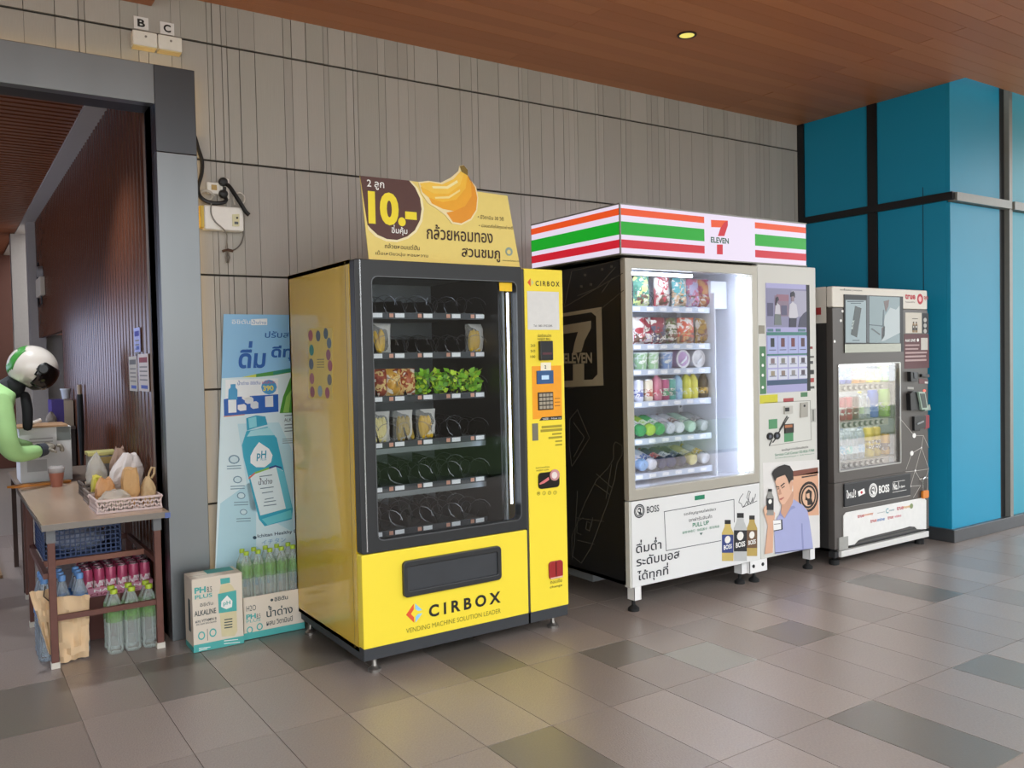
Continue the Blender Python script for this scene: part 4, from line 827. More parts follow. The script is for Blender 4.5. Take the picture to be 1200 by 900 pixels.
R4 = [('c', 748, 'd9dcec', '5a63a8', 'white and blue'), ('c', 759, 'e6dcc6', 'b5584a', 'cream and red'), ('b', 769.5, 'cf7d94', 'c9566f', 'pink'), ('c', 778.5, 'b5477a', '4a9a6a', 'magenta and green'), ('c', 786, '4fa79a', '2f7a6a', 'teal'), ('b', 793.5, '9cc3e0', '6a9ac9', 'light blue'), ('b', 804, 'd7d43a', 'e6e65a', 'bright yellow'), ('b', 812, 'd9d24a', 'd7d43a', 'yellow'), ('b', 824, '4a3a1c', 'd9b23f', 'dark amber')]
for i, (k_, u, a, b, nm) in enumerate(R4):
    lbl = '%s %s, %s from the left on the fourth lit shelf' % (nm, 'drink can' if k_ == 'c' else 'drink bottle', ORD[i])
    if k_ == 'c': can(shelfpos(u, 3), .033, .135, a, lbl, 'drinks on the fourth lit shelf', c2=b)
    else: bottle(shelfpos(u, 3), .034, .17, a, 'e6e2da' if i != 8 else '3a2a1c', b, lbl, 'drinks on the fourth lit shelf', neck=.32)
R5 = [(751, '3f9a5a', 'e9efe6', 'dark green'), (762, 'a8cf4a', 'd9efc6', 'lime green'), (773, '4fb86a', 'dff2e2', 'green'), (785, 'd8dbe8', 'e9dfe6', 'lavender white'), (796, 'e0e4ea', '9a7f74', 'white'), (809.5, 'b9dcc6', 'c9ead6', 'mint'), (824, 'c3c9cf', 'a9a6ae', 'pale grey')]
R6 = [(753, '8fb2dc', 'e8e0ea', 'sky blue'), (763.5, 'e2e4ee', '4a5fa8', 'white and blue'), (775, '27305a', 'c9485a', 'navy and red'), (786, '2b3566', 'd9dcea', 'navy blue'), (798, '262b45', '5a6088', 'dark navy'), (811, 'd9cf8a', 'e9e3c0', 'pale yellow'), (825.5, 'dfe4ee', 'e6c32f', 'white with yellow cap')]
for row, RR_, z_, nme in ((4, R5, .05, 'fifth'), (5, R6, .05, 'lowest')):
    for i, (u, a, b, nm) in enumerate(RR_):
        x = Xat(u, SZ[row]+.05, SY+.03)
        bottle((x, SY+.015, SZ[row]+.045), .038, .235, a, 'e6c32f' if 'cap' in nm else b, b, '%s bottle lying %s from the left on the %s lit shelf' % (nm, ORD[i], nme), 'bottles lying on the %s lit shelf' % nme, rot=(math.radians(-72), 0, 0), neck=.26)

# ---------------------------------------------------------------- grey drinks machine by the blue wall
DF = 3.66; DL, DR = 5.128, 6.30; DT = 1.952; DB = .10
dm = thing('vending_machine', 'smaller dark grey drinks vending machine beside the blue panelled wall', 'vending machine', (5.72, 4.05, 0))
GRY = mat('57534f', .38, .15, .06, 4, name='grey_machine_front'); IVO = mat('d9d4c8', .4, 0, .02, 3, name='ivory_machine_top')
MB().box(DL, DL+.02, DF+.05, 4.40, DB, DT).box(DR-.02, DR, DF+.05, 4.40, DB, DT).box(DL, DR, 4.38, 4.40, DB, DT).box(DL, DR, DF+.05, 4.40, DT-.02, DT).box(DL, DR, DF+.05, 4.40, DB, DB+.02).build('cabinet', mat('3b3a39', .35, .2, name='dark_machine_side'), dm)
bx('side_band', IVO, dm, DL-.002, DL+.004, DF+.05, 4.40, 1.70, DT); zm = ZM(980, 330, 10); zd = ZM(970, 400, 900/140); ze = ZM(980, 550, 10); zk = ZM(1050, 440, 562/50)
zt = W(*zm(0, 300), DF)[1]
gl0 = W(982.5, 428, DF); gl1 = W(1055, 541, DF); gb = W(984, 552, DF)[1]
scA, scB = W(989, 345, DF), W(1057.5, 412, DF)
# front built as frame pieces round the screen and the display window
MB().prism(rr(DL, DR, zt, DT, .012), DF, DF+.05).build('top_fascia', IVO, dm, bevel=.006)
MB().ring(rr(DL, DR, .585, zt-.002, .004), rr(gl0[0], gl1[0], gb, gl0[1], .006), DF, DF+.05).build('door_frame', GRY, dm, bevel=.003)
bx('lower_front', GRY, dm, DL, DR, DF, DF+.05, DB+.02, .583)
bx('side_sticker', mat('a83a3a', .5), dm, DL-.004, DL-.002, 3.75, 3.79, 1.76, 1.81)
bx('glass', pane('display_glass', (1, 1, 1, 1), .45), dm, gl0[0]-.005, gl1[0]+.005, DF+.012, DF+.016, gb-.005, gl0[1]+.005)
MB().ring(rr(gl0[0]-.008, gl1[0]+.008, gb-.008, gl0[1]+.008, .01), rr(gl0[0], gl1[0], gb, gl0[1], .006), DF-.005, DF+.004).build('window_trim', mat('b5b5b2', .3, .7), dm)
LW = mat('dfe3e6', .4, 0, .02, name='display_liner')
for a in ((gl0[0]-.01, gl1[0]+.18, 3.94, 3.96, gb-.02, gl0[1]+.01), (gl0[0]-.01, gl0[0], DF+.05, 3.94, gb-.02, gl0[1]+.01), (gl1[0]+.17, gl1[0]+.18, DF+.05, 3.94, gb-.02, gl0[1]+.01), (gl0[0], gl1[0]+.18, DF+.05, 3.94, gl0[1]+.005, gl0[1]+.02), (gl0[0], gl1[0]+.18, DF+.05, 3.94, gb-.03, gb-.02)): bx('liner', LW, dm, *a)
# display screen
scr3 = bx('display_screen', BLACK, dm, scA[0]-.005, scB[0]+.005, DF-.006, DF, scB[1], scA[1])
def s3(nm, c, pts, e=.25, k=1): return MB().prism([W(*zm(*p), DF) for p in pts], DF-.006-.0008*k, DF-.006).build(nm, mat(c, .25, var=0, emit=e), scr3)
s3('screen_left', 'b5cdd2', [(100, 215), (340, 220), (340, 718), (100, 715)]); s3('screen_product', '3d554f', [(210, 285), (285, 312), (232, 655), (160, 620)], .05, 2); s3('screen_post', '4c5c62', [(345, 160), (375, 162), (375, 715), (345, 716)], .05); s3('screen_right', '9fb9bd', [(378, 170), (735, 185), (735, 720), (378, 718)])
s3('screen_shirt', 'd5e3e4', [(560, 400), (620, 305), (690, 330), (730, 280), (735, 600), (560, 690), (515, 700)], .3, 2); s3('screen_hand', '8d6f66', [(545, 230), (610, 215), (600, 290), (570, 360)], .1, 2); s3('screen_case', '5d7b84', [(378, 500), (530, 515), (540, 330), (550, 330), (548, 530), (378, 512)], .1, 2); s3('screen_pen', '6a7a7c', [(395, 555), (410, 545), (505, 615), (500, 630)], .1, 2); s3('screen_arm', '7a4f55', [(525, 540), (560, 520), (555, 640), (520, 690)], .1, 2)
for a in ((120, 228, 310, 238), (160, 250, 280, 258), (180, 685, 262, 694)): s3('screen_caption', '55707a', [(a[0], a[1]), (a[2], a[1]), (a[2], a[3]), (a[0], a[3])], .05, 2)
bx('screen_strip', mat('7d7d70', .12, .6), dm, scA[0]-.005, scB[0]-.03, DF-.007, DF, scB[1], W(*zm(100, 735), DF)[1])
p = zm(200, 640); tpx('BLACK', mat('cfe0dc', .4), scr3, zm(190, 0)[0], zm(0, 560)[1], zm(0, 530)[1], zm(258, 0)[0], DF-.007, .02, rise=1.25)
def tm(s, m, z, a, b, c, d, bold=0., par=None, rise=0., y=DF): p = z(a, b); q = z(a, c); return tpx(s, m, par or dm, p[0], p[1], q[1], z(d, 0)[0], y, bold, rise=rise)
tm('\u0e01\u0e14\u0e0b\u0e37\u0e49\u0e2d\u0e40\u0e25\u0e22 | \u0e01\u0e14\u0e2d\u0e2d\u0e01', KTXT, zm, 42, 108, 78, 300, .01)
RED = mat('c0293a', .5, name='red_print'); tm('true', RED, zm, 805, 205, 140, 925, .03); tm('Points & Pay', mat('5a3a3a', .5), zm, 808, 250, 230, 922)
o = oval('heart_badge', RED, dm, zm(982, 205), 3.3, 6.2, DF); oval('heart_mark', mat('eeb8ba', .5), o, zm(982, 205), 1.7, 3.2, DF-.0012, .0006); tm('\u0e08\u0e38\u0e14', RED, zm, 1025, 222, 172, 1072, .02)
def r4(nm, c, z, a, b, par=None, t=.0012, y=DF, rough=.5): return rpx(nm, mat(c, rough), par or dm, z(*a), z(*b), y, t)
o = r4('advert_card', 'cfc9bb', zm, (808, 362), (1002, 604)); r4('advert_dark_strip', '23262b', zm, (1002, 370), (1080, 604), o)
for u in (905, 938): print_bottle(o, zm(u, 0)[0], zm(0, 596)[1], zm(0, 470)[1], 1.3, '1a1a1a', '8a6f4a', '33302c', DF-.0012, text=False)
for v in (450, 515, 580): oval('advert_mark', mat('b9b9b4', .5), o, zm(1040, v), 1.8, 2.6, DF-.0012)
r4('advert_caption', '6a655c', zm, (890, 430), (955, 440), o, y=DF-.0012)
o = r4('maroon_card', '5b3034', zm, (795, 615), (1085, 1010)); tm('Add LINE', WTXT, zm, 805, 705, 672, 925, .015, o, y=DF-.0012); oval('pin_mark', WTXT, o, zm(955, 685), 1.2, 2, DF-.0012)
r4('blank_code_label', 'c9c5bd', zm, (992, 660), (1070, 800), o, y=DF-.0012)
for i, w in enumerate((972, 960, 1060, 1050, 1055)): r4('print_line', 'b59a98', zm, (808, 738+i*44), (w, 752+i*44), o, y=DF-.0012)
# payment pieces
def pay(nm, c, pts, t, par=None): return MB().prism([W(*zk(*p), DF) for p in pts], DF-t, DF).build(nm, mat(c, .35), par or dm, bevel=.002)
a = pay('bill_slot_housing', '1a1b1d', [(145, -50), (250, -45), (240, 80), (150, 78)], .03); pay('bill_slot', '34373d', [(180, -40), (225, -38), (218, 40), (185, 40)], .034, a)
a = pay('card_slot_housing', '1d1e20', [(310, -20), (410, -15), (410, 25), (310, 20)], .02); pay('red_label', '5f2c30', [(300, 40), (420, 50), (420, 115), (300, 108)], .002); pay('white_label', 'c9c6c0', [(375, 78), (418, 82), (418, 108), (375, 105)], .003)
pay('label_plate', 'a5a29c', [(148, 150), (230, 155), (230, 185), (148, 180)], .003); oval('indicator_lamp', mat('ff6a5a', .4, var=0, emit=1.2), dm, zk(372, 200), 1.5, 1.4, DF, .003)
a = pay('change_tray', '141517', [(130, 240), (170, 205), (235, 215), (255, 455), (140, 460)], .035); pay('card_terminal', '9fb5a5', [(215, 215), (300, 215), (345, 445), (262, 450)], .05); pay('terminal_screen', '2b3a34', [(230, 235), (295, 235), (325, 420), (270, 425)], .052); pay('terminal_base', '7f958a', [(330, 400), (400, 380), (410, 450), (330, 470)], .03)
a = pay('coin_housing', '1a1b1d', [(210, 540), (365, 530), (360, 690), (290, 700), (285, 730), (212, 725)], .02); pay('coin_lever', '8f9396', [(240, 630), (325, 590), (330, 610), (245, 650)], .026, a); pay('red_plate', '8d2433', [(372, 525), (435, 520), (435, 690), (375, 705)], .004)
# white linework
zn = ZM(940, 500, 953/180); LNE = mat('c9c5bd', .5)
lines('constellation', LNE, dm, [[zn(*p) for p in s] for s in (((695, 55), (752, 55), (740, 130), (680, 165)), ((752, 55), (785, 130)), ((740, 130), (785, 260), (770, 310)), ((740, 130), (700, 275), (640, 280)), ((680, 165), (645, 265)), ((700, 275), (785, 262)), ((700, 275), (740, 340)), ((700, 275), (672, 370), (735, 365)), ((735, 365), (690, 440)), ((600, -60), (695, 55)))], DF, .003)
for u, v, r in ((695, 55, 1.9), (680, 165, 1.9), (702, 272, .8), (672, 370, .7), (740, 130, .6)): oval('constellation_dot', WTXT, dm, zn(u, v), r, r*1.5, DF, .0016)
for u, v in ((250, 236), (240, 295), (201, 424)): oval('constellation_dot', WTXT, dm, (940+u/5.294, 320+v/5.294), 1.2, 1.7, DF)
# delivery flap, white kick panel, print
fl0, fl1 = W(*ze(80, 165), DF), W(*ze(855, 40), DF); flb = W(*ze(80, 440), DF)[1]
fz1 = W(*ze(855, 45), DF)[1]; fz0 = W(*ze(855, 300), DF)[1]
f = MB().prism(rr(fl0[0], fl1[0], fz0, fz1, .006), DF-.012, DF).build('delivery_flap', mat('222427', .4), dm, bevel=.004)
tm('\u0e43\u0e2b\u0e21\u0e48!', WTXT, ze, 118, 345, 245, 228, .02, f, y=DF-.012); ppx('flag_print', WTXT, f, [ze(252, 260), ze(325, 222), ze(338, 280), ze(262, 318)], DF-.012); oval('flag_dot', RED, f, ze(296, 270), 1.2, 1.7, DF-.0132)
emblem(ze(432, 245), 4.8, 8.2, f, DF-.012, WTXT, mat('222427', .4)); tm('BOSS', WTXT, ze, 498, 285, 192, 620, .03, f, y=DF-.012); tm('No.1', WTXT, ze, 662, 245, 160, 730, .03, f, y=DF-.012); tm('in Japan', WTXT, ze, 738, 225, 190, 802, .02, f, y=DF-.012)
lines('flap_underline', WTXT, f, [[ze(660, 270), ze(820, 240)], [ze(665, 150), ze(800, 128)]], DF-.012, .003); lines('flap_trim', mat('b9b7b2', .4), dm, [[ze(85, 445), ze(860, 305)]], DF, .006, .004)
wp = [W(*ze(*q), DF) for q in ((75, 545), (105, 505), (1015, 330), (1045, 360), (1045, 700), (940, 702), (910, 672), (850, 668), (780, 690), (330, 800), (250, 830), (205, 880), (75, 905))]
k_ = MB().prism(wp, DF-.008, DF).build('kick_panel', mat('e6e6e2', .4, name='white_kick_panel'), dm, bevel=.003)
for s, c, a in (('true', RED, (248, 572, 535, 322)), ('money', mat('e0854a', .5), (325, 558, 528, 432)), ('powered by', mat('6a7478', .5), (480, 520, 508, 570)), ('C', mat('2f8f9a', .5), (580, 518, 460, 612)), ('counter', mat('6a8f9a', .5), (618, 492, 476, 680)), ('true', RED, (708, 482, 438, 785)), ('move', mat('e0a84a', .5), (785, 462, 436, 862)), ('true', RED, (398, 628, 590, 470)), ('mine', mat('2f6fb5', .5), (478, 612, 575, 565)), ('true', RED, (600, 588, 552, 668)), ('video', mat('d06a7a', .5), (682, 568, 538, 760))): tm(s, c, ze, *a, .012, k_, y=DF-.008)
oval('round_mark', mat('8a9a6a', .5), k_, ze(880, 430), 1.9, 3, DF-.008)
gz = W(*ze(1045, 700), DF)[1]
for i in range(5): bx('grille_bar', mat('2e2f30', .4), dm, DL+.16, DR-.12, DF-.004, DF, .118+i*.022, .128+i*.022)
bx('bottom_rail', mat('d6d6d2', .4), dm, DL+.05, DR-.03, DF-.018, DF+.02, .062, .105, .003); bx('metal_plate', mat('a9a9a4', .35, .5), dm, W(*ze(20, 760), DF)[0], W(*ze(125, 760), DF)[0], DF-.010, DF, .11, .20)
bx('tag_plate', mat('c9c6c0', .4), dm, *sorted((W(*ze(972, 112), DF)[0], W(*ze(1070, 100), DF)[0])), DF-.003, DF, W(*ze(972, 122), DF)[1], W(*ze(972, 108), DF)[1])
pc = W(*ze(1020, 290), DF); pd_ = thing('padlock', 'orange bodied padlock hanging on the grey drinks machine', 'padlock', (pc[0], DF-.01, pc[1]-.03))
MB().prism(rr(pc[0]-.04, pc[0]+.04, pc[1]-.03, pc[1]+.03, .014), DF-.024, DF-.004).build('lock_body', mat('d98026', .4), pd_, bevel=.004); MB().tube([(pc[0]-.028, DF-.014, pc[1]+.03)]+[(pc[0]+.03*math.cos(a), DF-.014, pc[1]+.10+.03*math.sin(a)) for a in [math.pi*(1-i/6) for i in range(7)]]+[(pc[0]+.028, DF-.014, pc[1]+.03)], .005, 6).build('shackle', CHROME, pd_, True)
for x, y in ((DL+.06, DF+.05), (DR-.05, DF+.05), (DL+.06, 4.3), (DR-.05, 4.3)): MB().lathe([(.034, 0), (.034, .035), (.012, .04), (.012, .11)], (x, y, 0), 12).build('levelling_foot', RUB, dm, True)
for x in (DL+.03, DR-.03): bx('corner_post', mat('2f3031', .4), dm, x-.02, x+.02, DF+.006, DF+.06, .06, .10)
# display shelves with button rails, and sample drinks
DY = 3.745; DZ = []
btn = MB().lathe([(.017, -.010), (.019, -.006), (.019, 0)], n=12, ax='y').mesh('button', mat('3b3c3e', .35)); btc = MB().lathe([(.010, -.0125), (.011, -.010)], n=10, ax='y').mesh('button_cap', mat('c9c6c0', .35))
for v0 in (447, 487.5, 532):
    z = W(1052, v0, DY)[1]; DZ.append(z)
    sh = MB().box(gl0[0], gl1[0]+.06, DY, 3.93, z-.01, z).box(gl0[0]+.005, gl1[0]-.06, DY-.03, DY, z-.05, z).build('button_rail', mat('b3b0aa', .35, .4), dm)
    for i in range(8):
        x = gl0[0]+.13+i*.065; o = link(bpy.data.objects.new('button', btn), sh); o.location = (x, DY-.03, z-.025); o = link(bpy.data.objects.new('button_cap', btc), sh); o.location = (x+.004, DY-.03, z-.025)
    bx('strip_light', mat('f3f6ff', .5, var=0, emit=16, name='display_strip_light'), dm, gl0[0]+.01, gl1[0]-.02, DY+.02, DY+.035, z-.022, z-.012)
bx('strip_light', mat('f3f6ff', .5, var=0, emit=16, name='display_strip_light'), dm, gl0[0]+.01, gl1[0]-.02, DY-.03, DY-.01, gl0[1]-.012, gl0[1]-.002)
def dpos(u, row): return (Xat(u, DZ[row]+.05, DY+.05), DY+.05, DZ[row]+.002)
CLR = clear('dfe9ee', .22, .08)
T = 'in the grey machine display'
D = [(0, 'b', 985.5, .034, .17, '5a6fc0', 'e9e9ee', '3a4a9a', 'small blue bottle at the left of the upper row'), (0, 'b', 992, .034, .19, '3f4fa0', '3a4a9a', '5a6fd0', 'taller dark blue bottle in the upper row'), (0, 'c', 1000, .042, .17, 'd9973a', '', 'a8562a', 'orange brown can in the upper row'), (0, 'c', 1008, .042, .17, 'cf9a4a', '', '8f5a30', 'second orange brown can in the upper row'),
     (0, 's', 1017, .04, .10, 'e0d44a', '', 'f0e47a', 'short yellow can in the upper row'), (0, 's', 1025.5, .04, .10, 'd6cf3f', '', 'c9d86a', 'second short yellow can in the upper row'), (0, 'b', 1035, .042, .22, '9cc35a', '3a5a6a', '5a7f8a', 'green bottle at the right of the upper row'),
     (1, 'c', 985.5, .036, .17, 'a8344a', '', 'c9c0c0', 'red can at the left of the middle row'), (1, 'c', 993, .036, .17, 'b02f45', '', '8a2a3a', 'second red can in the middle row'), (1, 'c', 1000.5, .036, .17, '5a3c3c', '', '8d5a50', 'dark brown can in the middle row'), (1, 'w', 1007.5, .032, .20, '', 'd9c34a', 'b9cfa8', 'clear bottle with yellow cap in the middle row'),
     (1, 'w', 1014.5, .03, .18, '', 'e0e4e8', 'cfd9e0', 'plain clear bottle in the middle row'), (1, 'b', 1022.5, .042, .25, '3f63b5', 'e6d23a', '6a8ad0', 'blue bottle with yellow cap in the middle row'), (1, 'b', 1036, .046, .26, '8ab848', 'cfe0c0', 'a8cf5a', 'lime green bottle at the right of the middle row'),
     (2, 'w', 986, .036, .24, '', '4a6ab0', '9cc3dc', 'clear water bottle with blue cap at the left of the lower row'), (2, 'w', 993.5, .034, .23, '', 'd9e2ea', 'a8dcd6', 'clear water bottle with white cap in the lower row'), (2, 'w', 1000, .036, .22, '', 'e6eaee', 'd9e6ef', 'frosted clear bottle in the lower row'), (2, 'w', 1007, .038, .24, '', '3f6ab5', 'a9c9e6', 'clear water bottle with dark blue cap in the lower row'),
     (2, 'c', 1018, .038, .22, 'c9b23f', '', '8f7a2a', 'tall golden can in the lower row'), (2, 'c', 1026, .038, .22, 'bfa640', '', '5a4a24', 'second tall golden can in the lower row'), (2, 'c', 1037.5, .034, .16, 'd0a03a', '', '6a4a3a', 'short gold and brown can at the right of the lower row')]
for row, k_, u, r, h, c, cap, lc, lb_ in D:
    g = 'sample drinks in the grey machine display'
    if k_ in 'cs': can(dpos(u, row), r, h, c, lb_, g, c2=lc)
    else: bottle(dpos(u, row), r, h, c or 'dfe9ee', cap, lc, lb_, g, mt=CLR if k_ == 'w' else None)

# ---------------------------------------------------------------- fittings on the wall by the portal
def wall_box(u0, v0, u1, v1, y, d): x0, z0 = W(u0, v0, y); x1, z1 = W(u1, v1, y); return min(x0, x1), max(x0, x1), y, y+d, min(z0, z1), max(z0, z1)
for ch, xa, zb3, lb_ in (('B', .928, 3.315, 'white card lettered B above the switch boxes over the portal'), ('C', 1.061, 3.312, 'white card lettered C above the switch boxes over the portal')):
    t = thing('letter_card', lb_, 'sign', (xa+.036, 4.966, zb3))
    bx('card', mat('eeecea', .6), t, xa, xa+.074, 4.962, 4.966, zb3+.004, zb3+.07)
    txt(ch, KTXT, t, xa+.018, zb3+.016, .038, .042, 4.962, .03)
for xa, lb_ in ((.908, 'white surface switch box below the card lettered B'), (1.036, 'white surface switch box below the card lettered C')):
    t = thing('switch_box', lb_, 'switch', (xa+.06, 4.967, 3.21))
    bx('box_body', mat('efebe0', .45), t, xa, xa+.124, 4.90, 4.967, 3.212, 3.290, .006); MB().lathe([(.006, -.003), (.006, 0)], (xa+.066, 4.90, 3.262), 10, 'y').build('indicator', mat('8a8478', .4), t)
    bx('lower_edge', mat('e2cf9a', .5), t, xa+.004, xa+.12, 4.903, 4.965, 3.206, 3.2125)
zw = ZM(220, 160, 6); BXY = 4.90
t = thing('power_supply_box', 'white electrical box with yellow side mounted on the grey wall beside the portal', 'electrical box', (1.36, 4.967, 2.25))
a = W(*zw(102, 478), BXY); b = W(*zw(395, 668), BXY)
bx('box_body', mat('ece9e2', .4), t, a[0]+.01, b[0], BXY, 4.967, b[1], a[1], .008); bx('yellow_side', mat('d9b84a', .5), t, a[0]-.008, a[0]+.009, BXY+.006, 4.967, b[1]+.01, a[1]-.004)
o = MB().prism([W(*zw(*p), BXY) for p in ((312, 548), (362, 545), (362, 632), (314, 632))], BXY-.004, BXY).build('meter_panel', mat('d9d3a8', .4), t)
oval('meter_button', BLACK, o, zw(347, 572), 1.1, 1.3, BXY-.004, .003); rpx('meter_display', mat('4a4f52', .3), o, zw(328, 598), zw(356, 618), BXY-.004, .001)
def plate(u0, v0, u1, v1, lb_, sock):
    x0, z0 = W(*zw(u0, v0), 4.955); x1, z1 = W(*zw(u1, v1), 4.955); t = thing('wall_socket', lb_, 'socket', ((x0+x1)/2, 4.967, z1))
    bx('plate', mat('ece8de', .4), t, x0, x1, 4.945, 4.967, z1, z0, .006)
    for c, u, v, w in sock: rpx('socket_face', mat(c, .5), t, zw(u-w, v-w), zw(u+w, v+w), 4.945, .004)
    return t
plate(130, 318, 225, 410, 'cream wall socket with tan insert above the electrical box', [('b99a5a', 185, 358, 20)])
plate(220, 292, 292, 440, 'white twin wall socket with two black plugs in it', [('33302c', 258, 365, 12)])
def cable(name, pts, r, c, label, cat='cable'):
    P = [(*W(*zw(u, v), y),) for u, v, y in pts]; P = [(p[0], q[2], p[1]) for p, q in zip(P, pts)]
    # smooth the path
    Q = []
    for i in range(len(P)-1):
        p0, p1, p2, p3 = [Vector(P[max(0, min(len(P)-1, i+k))]) for k in (-1, 0, 1, 2)]
        for s in range(5):
            t_ = s/5; Q.append(tuple(.5*((2*p1)+(p2-p0)*t_+(2*p0-5*p1+4*p2-p3)*t_*t_+(3*p1-p0-3*p2+p3)*t_**3)))
    Q.append(P[-1]); o = MB().tube(Q, r, 6).build(name, mat(c, .5), None, True); return tag(o, label, cat)
cable('power_cable', [(50, 0, 4.955), (72, 80, 4.955), (100, 170, 4.955), (98, 260, 4.95), (72, 360, 4.94), (90, 425, 4.93), (150, 462, 4.915), (230, 468, 4.91), (270, 450, 4.92), (255, 412, 4.93)], .011, '17181a', 'thick black cable hanging from the portal edge to the wall socket')
cable('plug_lead', [(250, 325, 4.93), (290, 348, 4.915), (330, 405, 4.90), (375, 475, 4.89), (405, 525, 4.89), (432, 552, 4.888)], .013, '141516', 'thick black plug lead slanting down over the white electrical box')
cable('earth_wire', [(165, 470, 4.893), (165, 540, 4.893), (195, 600, 4.893), (250, 650, 4.893), (275, 690, 4.94), (275, 740, 4.95), (268, 790, 4.95)], .004, '8d8880', 'thin grey wire hanging in front of the white electrical box')
cable('lead_wire', [(390, 660, 4.95), (392, 700, 4.95), (375, 750, 4.95), (345, 785, 4.95), (315, 800, 4.95), (290, 798, 4.945)], .004, '6a6660', 'thin grey wire curling from the right of the electrical box')
cable('coiled_lead', [(95, 380, 4.94), (130, 378, 4.935), (170, 400, 4.935), (165, 440, 4.935), (110, 440, 4.935), (92, 400, 4.935), (140, 385, 4.925), (190, 420, 4.925)], .006, 'bdb8ac', 'coiled white lead beside the cream wall socket')
cable('looped_lead', [(330, 480, 4.93), (325, 420, 4.935), (360, 395, 4.94), (395, 420, 4.94), (395, 460, 4.935), (370, 485, 4.93)], .005, 'cfcac0', 'white looped lead right of the twin wall socket')
t = thing('wire_clamp', 'small rusty clamp dangling on the thin wires below the electrical box', 'clamp', (W(*zw(280, 800), 4.95)[0], 4.95, W(*zw(280, 890), 4.95)[1]))
MB().tube([(*W(*zw(245, 808), 4.945), 0), (*W(*zw(318, 800), 4.945), 0)], .001, 4)
p = lambda u, v: (W(*zw(u, v), 4.945)[0], 4.945, W(*zw(u, v), 4.945)[1])
MB().tube([p(245, 806), p(282, 796), p(318, 806)], .008, 6).build('clamp_bar', mat('6a5347', .5, .5), t, True); MB().tube([p(275, 812), p(268, 850), p(276, 888)], .005, 6).build('clamp_jaw', mat('7d766c', .4, .7), t, True); MB().tube([p(284, 812), p(294, 850), p(284, 888)], .005, 6).build('clamp_jaw', mat('7d766c', .4, .7), t, True)
for u, v, lb_ in ((245, 322, 'upper black plug pushed into the twin wall socket'), (246, 407, 'lower black plug pushed into the twin wall socket')):
    x, z = W(*zw(u, v), 4.945); o = MB().lathe([(.024, 0), (.026, -.012), (.022, -.03), (.012, -.036)], (0, 0, 0), 12, 'y').build('plug', mat('1a1a1b', .5), None, True, loc=(x, 4.9445, z)); tag(o, lb_, 'plug', 'black plugs in the twin socket')

# ---------------------------------------------------------------- leaning poster board and cartons
zp1 = ZM(200, 350, 6); zp2 = ZM(200, 480, 6); zp3 = ZM(200, 620, 6)
po = thing('poster_board', 'light blue water advertisement board leaning on the wall behind the yellow machine', 'poster', (1.6, 4.85, 0))
TL = Vector((1.35, 4.945, 1.787)); TR = Vector((1.99, 4.945, 1.787)); BL = Vector((1.222, 4.885, .0)); BR = Vector((1.99, 4.885, .0))
nrm = Vector((0, -(1.787), .06)).normalized()
def pp(u, v, off=0.):       # a point of the leaning board
    d = ray(u, v); n = Vector((0, 1.787, -.06)); t_ = n.dot(TL-Vector((0, 0, EYE)))/n.dot(d); return Vector((0, 0, EYE))+d*t_+nrm*off
def pq(name, c, pts, k=1, par=None, rough=.45):
    P = [pp(u, v, .0006*k) for u, v in pts]; Q = [p-nrm*.0005 for p in P]; n = len(P)
    mb = MB().add(P+Q, [tuple(range(n)), tuple(range(2*n-1, n-1, -1))]+[(i, (i+1) % n, (i+1) % n+n, i+n) for i in range(n)])
    return mb.build(name, mat(c, rough, 0, .04, 6) if isinstance(c, str) else c, par or po)
P = [TL, TR, BR, BL]; Q = [p-nrm*.006 for p in P]
PB = mat('8fc6ee', .4, 0, .05, 1.5, name='poster_sky_blue')
MB().add(P+Q, [(0, 1, 2, 3), (7, 6, 5, 4), (0, 4, 5, 1), (1, 5, 6, 2), (2, 6, 7, 3), (3, 7, 4, 0)]).build('board', PB, po)
def ptx(s, c, z, a, b, ct, d, bold=0., k=4, shear=0.):
    p0 = pp(*z(a, b), .0006*k); p1 = pp(*z(d, b), .0006*k); ptop = pp(*z(a, ct), .0006*k); ez = Vector((0, .06, 1.787)).normalized()
    return place_text(s, mat(c, .5), po, p0, (1, 0, 0), ez, p1.x-p0.x, (ptop-p0).dot(ez), bold, shear)
pq('pale_lower_field', 'd9edf4', [zp1(360, 560), zp1(600, 545), zp1(1010, 470), (382, 690), (252, 668)], 1)
pq('icy_water_print', 'b5dbe8', [(258, 590), (300, 560), (300, 640), (380, 690), (253, 668)], 2); pq('icy_water_print', 'bfe2ee', [zp2(470, 100), zp2(760, 90), zp2(860, 300), zp2(860, 860), zp2(560, 700)], 2)
pq('green_leaf_stripe', '4f9a4a', [zp1(600, 530), zp1(845, 490), zp1(950, 470), zp1(950, 500), zp1(720, 540), zp1(600, 552)], 3); pq('yellow_stripe', 'd6df5a', [zp1(500, 553), zp1(600, 530), zp1(600, 552)], 3); pq('teal_stripe', '2f8a7a', [zp1(720, 512), zp1(845, 488), zp1(845, 512), zp1(720, 536)], 4)
ptx('\u0e2d\u0e34\u0e0a\u0e34\u0e15\u0e31\u0e19', 'f2f7fa', zp1, 430, 178, 145, 560, .01, 5); pq('brand_plate', 'f0f5f8', [zp1(565, 145), zp1(678, 140), zp1(678, 185), zp1(565, 187)], 4); ptx('\u0e19\u0e49\u0e33\u0e14\u0e48\u0e32\u0e07', '5a9ad0', zp1, 572, 180, 148, 670, 0, 6)
